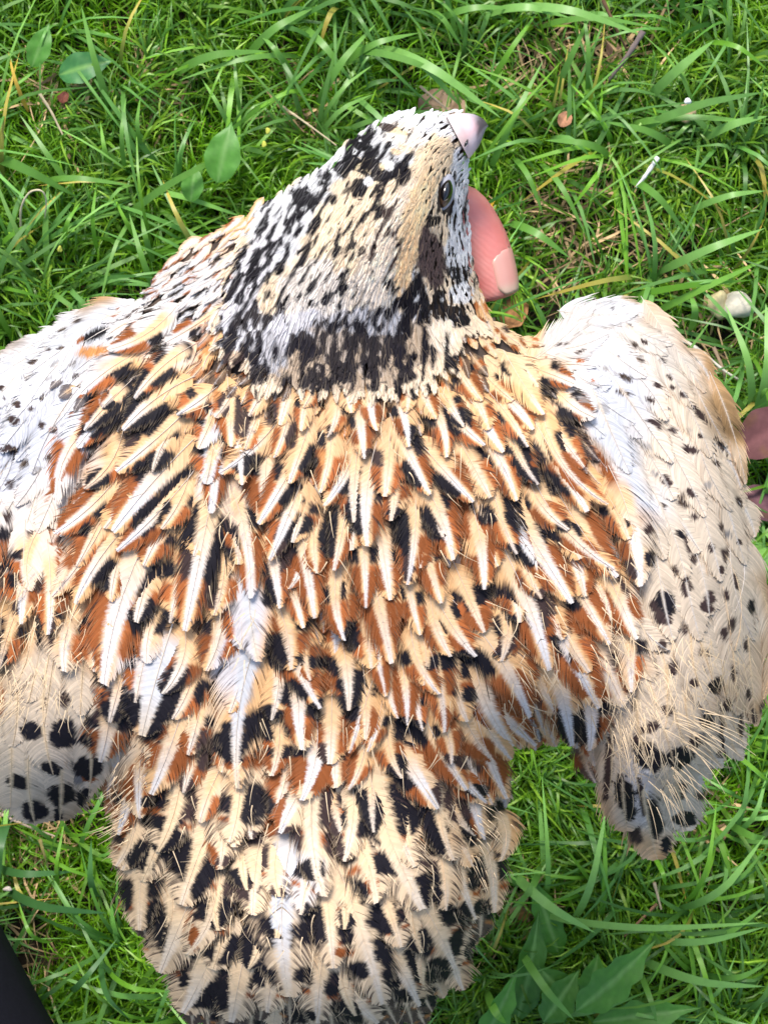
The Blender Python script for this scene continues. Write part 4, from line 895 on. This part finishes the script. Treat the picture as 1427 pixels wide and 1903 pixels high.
# nail: curved plate on the outer side of the index tip
m_nail, t, b = newmat('fingernail')
at = t.nodes.new('ShaderNodeAttribute'); at.attribute_name = 'Col'; t.links.new(at.outputs['Color'], b.inputs['Base Color']); b.inputs['Roughness'].default_value = .3; b.inputs['Coat Weight'].default_value = .3
from mathutils.bvhtree import BVHTree
dg = bpy.context.evaluated_depsgraph_get(); he = hand.evaluated_get(dg)
bvh = BVHTree.FromObject(he, dg)                 # hand-local space (= world minus PO)
V = []; C = []; Q = []; nu, nv = 16, 12
A0 = P(np.array(884.), np.array(470.), .2425) - PO; A1 = P(np.array(903.), np.array(553.), .2405) - PO
axd = (A1 - A0); Ln = np.linalg.norm(axd); axd /= Ln
outw = np.array([.90, .10, .42]); outw -= axd * (outw @ axd); outw /= np.linalg.norm(outw); sdv = np.cross(axd, outw)
last = {}
for i in range(nu + 1):
    s = i / nu
    for j in range(nv + 1):
        q = (j / nv * 2 - 1)
        wdt = (min(1, s / .22) ** .5) * (1 if s < .75 else (1 - ((s - .75) / .25) ** 2 * .35))
        a = q * math.radians(46) * wdt
        dr = outw * math.cos(a) + sdv * math.sin(a)
        c0 = A0 + axd * Ln * s
        h = bvh.ray_cast(Vector(c0 + dr * .02), Vector(-dr), .019)
        rad = (np.linalg.norm(np.array(h[0]) - c0)) if h[0] is not None else .004
        if s > .7: rad = max(rad, last[j] - .00016)
        last[j] = rad
        p = c0 + dr * (rad + .00022 * min(1, s * 6) - .00012 * abs(q) ** 6)
        V.append(p)
        k_ = np.clip((s - .72) / .16, 0, 1) * .8 + np.clip((q - .3) / .6, 0, 1) * .2
        C.append(np.array([.76, .36, .30]) * (1 - k_) + np.array([.78, .56, .42]) * k_)
for i in range(nu):
    for j in range(nv):
        a_ = i * (nv + 1) + j; Q.append((a_, a_ + 1, a_ + nv + 2, a_ + nv + 1))
nl = obj('fingernail', mesh_from('fingernail', np.array(V), np.array(Q), np.array(C)), m_nail, hand)
so = nl.modifiers.new('th', 'SOLIDIFY'); so.thickness = .0004; so.offset = -1
# trouser leg and shoe
m_cloth, t, b = newmat('navy_cloth')
tc = t.nodes.new('ShaderNodeTexCoord'); wv = t.nodes.new('ShaderNodeTexNoise'); wv.inputs['Scale'].default_value = 900
t.links.new(tc.outputs['Object'], wv.inputs['Vector']); cr = t.nodes.new('ShaderNodeValToRGB'); cr.color_ramp.elements[0].color = (.006, .006, .010, 1); cr.color_ramp.elements[1].color = (.013, .013, .021, 1)
t.links.new(wv.outputs[0], cr.inputs[0]); t.links.new(cr.outputs[0], b.inputs['Base Color']); b.inputs['Roughness'].default_value = .95; b.inputs['Specular IOR Level'].default_value = .1
skin_obj('trouser_leg', [(-540, 1350, .05, .045), (-327, 1830, .085, .060), (-132, 2280, .13, .066), (150, 2950, .20, .075)], [(0, 1), (1, 2), (2, 3)], 1, m_cloth, person, PO)
m_shoe, t, b = newmat('shoe_leather'); b.inputs['Base Color'].default_value = (.015, .013, .012, 1); b.inputs['Roughness'].default_value = .5
skin_obj('shoe', [(-600, 1250, .03, .034), (-640, 1050, .026, .036), (-660, 800, .022, .034), (-660, 640, .02, .022)], [(0, 1), (1, 2), (2, 3)], 1, m_shoe, person, PO)

# ------------------------------------------------------------------ leaves and litter on the lawn
def leaf_mesh(L, W, col, vein, lobes=0., cup=.15, arch=.1, point=1.4, nu=16, nv=8, dmg=0., seed=0):
    r = np.random.default_rng(seed)
    s = np.linspace(0, 1, nu + 1); q = np.linspace(-1, 1, nv + 1)
    S, Qq = np.meshgrid(s, q, indexing='ij')
    prof = np.sin(np.pi * S ** .8) ** .75 * (1 - S ** 6) + .03
    if lobes: prof = prof * (1 - lobes * (.5 + .5 * np.sin(S * 26 + np.sign(Qq) * .7)) * (S < .9))
    x = S * L; y = Qq * prof * W * .5 * (1 + .03 * np.sin(S * 20))
    z = np.abs(Qq) * prof * W * cup * .5 + arch * L * np.sin(np.pi * S) + .03 * W * np.sin(S * 17 + Qq * 3) * np.abs(Qq)
    v = np.exp(-(Qq / .10) ** 2); side = .35 * np.exp(-((np.mod(S * 7 - np.abs(Qq) * .9, 1) - .5) / .12) ** 2)
    k = np.clip(v + side * .5, 0, 1)[..., None]
    c = np.array(col) * (1 - k) + np.array(vein) * k
    c = c * (1 + r.normal(0, .05, S.shape))[..., None]
    if dmg:
        m = (np.sin(S * 9 + 2) * np.sin(Qq * 4 + S * 5) > .6)[..., None] * dmg; c = c * (1 - m) + np.array([.14, .07, .03]) * m
    i = np.arange((nu + 1) * (nv + 1)).reshape(nu + 1, nv + 1)
    Q = np.stack([i[:-1, :-1], i[1:, :-1], i[1:, 1:], i[:-1, 1:]], -1).reshape(-1, 4)
    return mesh_from('leaf', np.stack([x, y, z], -1).reshape(-1, 3), Q, c.reshape(-1, 3))
def lay(name, me, mat, x0, y0, x1, y1, z, tilt=0., roll=0., parent=None, **kw):
    p0 = P(np.array(float(x0)), np.array(float(y0)), z); p1 = P(np.array(float(x1)), np.array(float(y1)), z)
    o = obj(name, me, mat, parent, **kw)
    loc = p0 if parent is None else p0 - np.array(parent.location)
    o.location = tuple(loc); o.rotation_euler = (roll, -tilt, math.atan2(p1[1] - p0[1], p1[0] - p0[0]))
    return o
def pxlen(x0, y0, x1, y1, z): return math.hypot(x1 - x0, y1 - y0) * (CZ - z) / FPX
G1 = (.10, .29, .040); G2 = (.075, .235, .025); V1 = (.18, .38, .09)
LEAVES = [(405, 340, 432, 228, 64, .028, G1, 'pointed pale green leaf standing in the moss left of the head', 0, 'weed_leaf'),
          (355, 375, 365, 305, 40, .022, G1, 'small oval green leaf beside the pointed pale leaf', 0, 'weed_leaf'),
          (60, 125, 95, 45, 42, .022, G1, 'oval green leaf in the top left corner', 0, 'weed_leaf'),
          (110, 140, 215, 115, 56, .018, (.06, .22, .06), 'crinkled bluish green leaf in the grass below the top left corner', 0, 'weed_leaf')]
for i, (x0, y0, x1, y1, wpx, z, c, lab, lb, nm) in enumerate(LEAVES):
    L = pxlen(x0, y0, x1, y1, z)
    lay(nm, leaf_mesh(L, wpx * .00019, c, V1, lobes=lb, arch=.08, seed=i), M_LEAF, x0, y0, x1, y1, z, tilt=.12, roll=random.uniform(-.2, .2), label=lab, category='leaf')
dock = empty('dandelion_plant', tuple(P(np.array(1090.), np.array(1870.), 0.004)), label='low dandelion plant with toothed green leaves at the lower right', category='plant')
for k, (x0, y0, x1, y1, wpx, z, lb) in enumerate([(1070, 1880, 1215, 1745, 78, .030, .25), (1060, 1860, 1000, 1795, 62, .022, .0), (1090, 1860, 1110, 1770, 60, .020, .1), (1010, 1900, 1075, 1800, 66, .024, .2),
      (960, 1900, 1000, 1690, 66, .016, .2), (1100, 1900, 1300, 1870, 60, .020, .3), (880, 1960, 960, 1800, 60, .02, .2), (1040, 1780, 985, 1620, 56, .014, .2)]):
    L = pxlen(x0, y0, x1, y1, z)
    lay('leaf', leaf_mesh(L, wpx * .00019, np.array(G2) * random.uniform(.8, 1.25), V1, lobes=lb, arch=.06, cup=.3, seed=30 + k), M_LEAF, x0, y0, x1, y1, z, tilt=.05, roll=random.uniform(-.3, .3), parent=dock)
DRY = [(800, 250, 860, 165, 95, .012, (.30, .20, .13), 'greyish tan dead leaf showing behind the beak', 'dead_leaf'),
       (925, 600, 985, 560, 70, .012, (.36, .17, .07), 'tan fallen leaf lying just below the thumb-like fingertip', 'dead_leaf'),
       (1040, 235, 1060, 205, 26, .02, (.45, .22, .12), 'little orange brown leaf scrap in the grass right of the beak', 'dead_leaf'),
       (112, 190, 130, 172, 26, .014, (.16, .05, .035), 'small dark red leaf scrap in the moss at upper left', 'dead_leaf'),
       (1130, 105, 1155, 85, 36, .010, (.28, .16, .12), 'curled brown leaf bit on the bare soil at the top right', 'dead_leaf'),
       (895, 400, 925, 372, 28, .014, (.62, .30, .03), 'orange petal-like leaf bit right of the fingertip', 'dead_leaf'),
       (1372, 840, 1500, 770, 92, .030, (.125, .05, .05), 'large dull red fallen leaf at the right edge beside the wing', 'dead_leaf'),
       (1385, 905, 1445, 975, 56, .022, (.13, .06, .07), 'dark purple fallen leaf below the red one at the right edge', 'dead_leaf'),
       (955, 1700, 990, 1690, 26, .012, (.30, .16, .05), 'brown yellow withered leaf under the right side of the tail', 'dead_leaf')]
for i, (x0, y0, x1, y1, wpx, z, c, lab, nm) in enumerate(DRY):
    L = pxlen(x0, y0, x1, y1, z)
    lay(nm, leaf_mesh(L, wpx * .00019, c, np.array(c) * 1.35, arch=.12, cup=.35, dmg=.5, seed=60 + i), M_LITTER, x0, y0, x1, y1, z, tilt=.03, roll=random.uniform(-.3, .3), label=lab, category='leaf')
def tube(name, pts, rad, col, mat, **kw):
    pts3 = np.array([P(np.array(float(x)), np.array(float(y)), z) for x, y, z in pts])
    # resample smooth
    t = np.linspace(0, 1, len(pts3)); tt = np.linspace(0, 1, len(pts3) * 5)
    C3 = np.stack([np.interp(tt, t, pts3[:, k]) for k in range(3)], -1)
    for _ in range(6): C3[1:-1] = (C3[:-2] + 2 * C3[1:-1] + C3[2:]) / 4
    org = C3[0].copy(); C3 = C3 - org; T = np.gradient(C3, axis=0); T /= np.linalg.norm(T, axis=1, keepdims=True) + 1e-9
    up = np.array([0, 0, 1.]); S = np.cross(T, up); S /= np.linalg.norm(S, axis=1, keepdims=True) + 1e-9; U = np.cross(S, T)
    V = []; n = 7
    for i in range(len(C3)):
        r = rad * (1 - .5 * (i / len(C3))) * (1 + .12 * math.sin(i * 1.7))
        for j in range(n):
            a = 2 * math.pi * j / n; V.append(C3[i] + r * (S[i] * math.cos(a) + U[i] * math.sin(a) * .6))
    V = np.array(V); Q = [(i * n + j, i * n + (j + 1) % n, (i + 1) * n + (j + 1) % n, (i + 1) * n + j) for i in range(len(C3) - 1) for j in range(n)]
    Cc = np.tile(np.array(col), (len(V), 1)) * (1 + rng.normal(0, .08, (len(V), 1)))
    o = obj(name, mesh_from(name, V, np.array(Q), Cc), mat, **kw); o.location = tuple(org); return o
ST = (.55, .45, .28)
tube('dry_stalk', [(40, 425, .02), (38, 385, .028), (55, 354, .034), (80, 352, .036), (88, 372, .032), (84, 405, .024)], .00045, (.62, .55, .36), M_LITTER, label='pale dry grass stem curled into a loop at the left', category='straw')
tube('dry_stalk', [(72, 170, .026), (95, 205, .024), (117, 250, .022)], .0006, ST, M_LITTER, label='pale bent straw near the small red leaf scrap at upper left', category='straw')
tube('dry_stalk', [(815, 180, .02), (780, 160, .022), (845, 215, .024)][1:], .0005, (.55, .40, .25), M_LITTER, label='thin tan stem crossing the dead leaf behind the beak', category='straw')
tube('dry_stalk', [(520, 195, .02), (560, 222, .022), (625, 270, .02)], .0005, ST, M_LITTER, label='straight pale straw pointing at the top of the head', category='straw')
tube('twig', [(1195, 58, .03), (1165, 105, .026), (1130, 150, .018)], .0011, (.22, .17, .15), M_LITTER, label='grey brown twig slanting over the bare soil at top right', category='twig')
tube('twig', [(1120, 0, .03), (1145, 55, .024), (1165, 95, .016)], .0007, (.24, .13, .07), M_LITTER, label='thin reddish twig running down from the top edge', category='twig')
tube('white_stalk', [(1222, 292, .024), (1200, 325, .024), (1182, 348, .022)], .0009, (.75, .74, .72), M_LITTER, label='short white stalk lying in the grass right of the head', category='stalk')
tube('dry_stalk', [(1265, 630, .02), (1300, 650, .022), (1345, 690, .022), (1372, 705, .02)], .0007, (.62, .57, .48), M_LITTER, label='whitish dry stem near the right wing shoulder', category='straw')
tube('dry_stalk', [(1325, 645, .02), (1345, 690, .02), (1350, 730, .016)], .0007, (.36, .25, .16), M_LITTER, label='brown crooked stem close to the upper right edge of the wing', category='straw')
tube('dry_stalk', [(1000, 1320, .02), (1215, 1640, .03), (1228, 1690, .026)][1:], .0006, (.50, .40, .24), M_LITTER, label='bent straw below the tip of the right wing', category='straw')
tube('dry_stalk', [(0, 1512, .02), (50, 1535, .022), (105, 1555, .02)], .0006, (.42, .33, .25), M_LITTER, label='greyish straw under the left wing tip', category='straw')
tube('dry_stalk', [(1220, 1680, .02), (1240, 1672, .022), (1160, 1740, .016)][::2], .0006, (.30, .17, .09), M_LITTER, label='reddish brown stem among the grass at lower right', category='straw')
tube('dry_stalk', [(75, 1560, .03), (82, 1585, .028), (90, 1612, .022)], .0007, (.40, .34, .12), M_LITTER, label='yellowish stub of stem left of the tail', category='straw')
# short dead thatch strewn over bare spots
xs, ys = [], []
for x, y, rx, ry in BARE:
    m = 46; xs.append(x + rng.normal(0, rx * .75, m)); ys.append(y + rng.normal(0, ry * .75, m))
xs = np.concatenate(xs); ys = np.concatenate(ys); n = len(xs); p = P(xs, ys, .006)
c = np.array([.34, .27, .17]) * rng.uniform(.35, 1.5, (n, 1)) * np.array([1, 1, 1])
V, Q, C = blades(p[:, 0], p[:, 1], rng.uniform(.004, .012, n), rng.uniform(0, 6.28, n), rng.uniform(.006, .028, n), rng.uniform(.001, .005, n), rng.uniform(.0004, .0014, n), c, c, rng.normal(0, .5, n), 4, rng.normal(0, .5, n))
obj('dead_thatch', mesh_from('dead_thatch', V, Q, C), M_LITTER, kind='stuff', label='dry straw-coloured thatch strewn on the bare soil patches', category='thatch')
# pale stone with yellow lichen flakes
def pebble(name, x, y, z, sx, sy, sz, col, lab, cat, seed, mat=M_LITTER):
    r = np.random.default_rng(seed); nu, nv = 18, 10; V = []
    for i in range(nv + 1):
        ph = math.pi * i / nv
        for j in range(nu):
            a = 2 * math.pi * j / nu
            k = 1 + .13 * math.sin(3 * a + seed) * math.sin(ph) + .08 * math.sin(5 * ph + a * 2)
            V.append((sx * k * math.sin(ph) * math.cos(a), sy * k * math.sin(ph) * math.sin(a), sz * math.cos(ph)))
    Q = [(i * nu + j, (i + 1) * nu + j, (i + 1) * nu + (j + 1) % nu, i * nu + (j + 1) % nu) for i in range(nv) for j in range(nu)]
    V = np.array(V); C = np.tile(np.array(col), (len(V), 1)) * (1 + r.normal(0, .10, (len(V), 1)))
    o = obj(name, mesh_from(name, V, np.array(Q), C), mat, label=lab, category=cat); o.location = tuple(P(np.array(float(x)), np.array(float(y)), z)); return o
pebble('stone', 1368, 568, .016, .0060, .0048, .004, (.66, .60, .48), 'pale whitish stone half hidden in the grass at the right edge', 'stone', 3)
pebble('stone', 1333, 566, .016, .0034, .0050, .003, (.66, .55, .30), 'yellowish flat stone chip beside the pale stone', 'stone', 5)
pebble('stone', 1275, 210, .022, .0030, .0034, .002, (.50, .36, .20), 'tan pebble with a white fleck in the grass at upper right', 'stone', 7)
pebble('stone', 1277, 188, .026, .0012, .0011, .001, (.85, .84, .82), 'tiny white fleck beside the tan pebble', 'stone', 9)
pebble('stone', 15, 1652, .022, .0015, .0009, .0008, (.62, .55, .48), 'small pale chip in the grass near the dark trouser leg', 'stone', 10)
for k, (x, y, lab) in enumerate([(498, 243, 'upper tiny yellow petal right of the pointed leaf'), (491, 268, 'lower tiny yellow petal right of the pointed leaf'), (112, 463, 'tiny yellow petal in the grass above the left wing')]):
    pebble('petal', x, y, .026, .0008, .0012, .0004, (.50, .52, .08), lab, 'petal', 20 + k)
tri = sum(len(o.data.polygons) * 2 for o in bpy.data.objects if o.type == 'MESH')
print('TRIS', tri, 'feathers', len(big), 'head', len(hp))
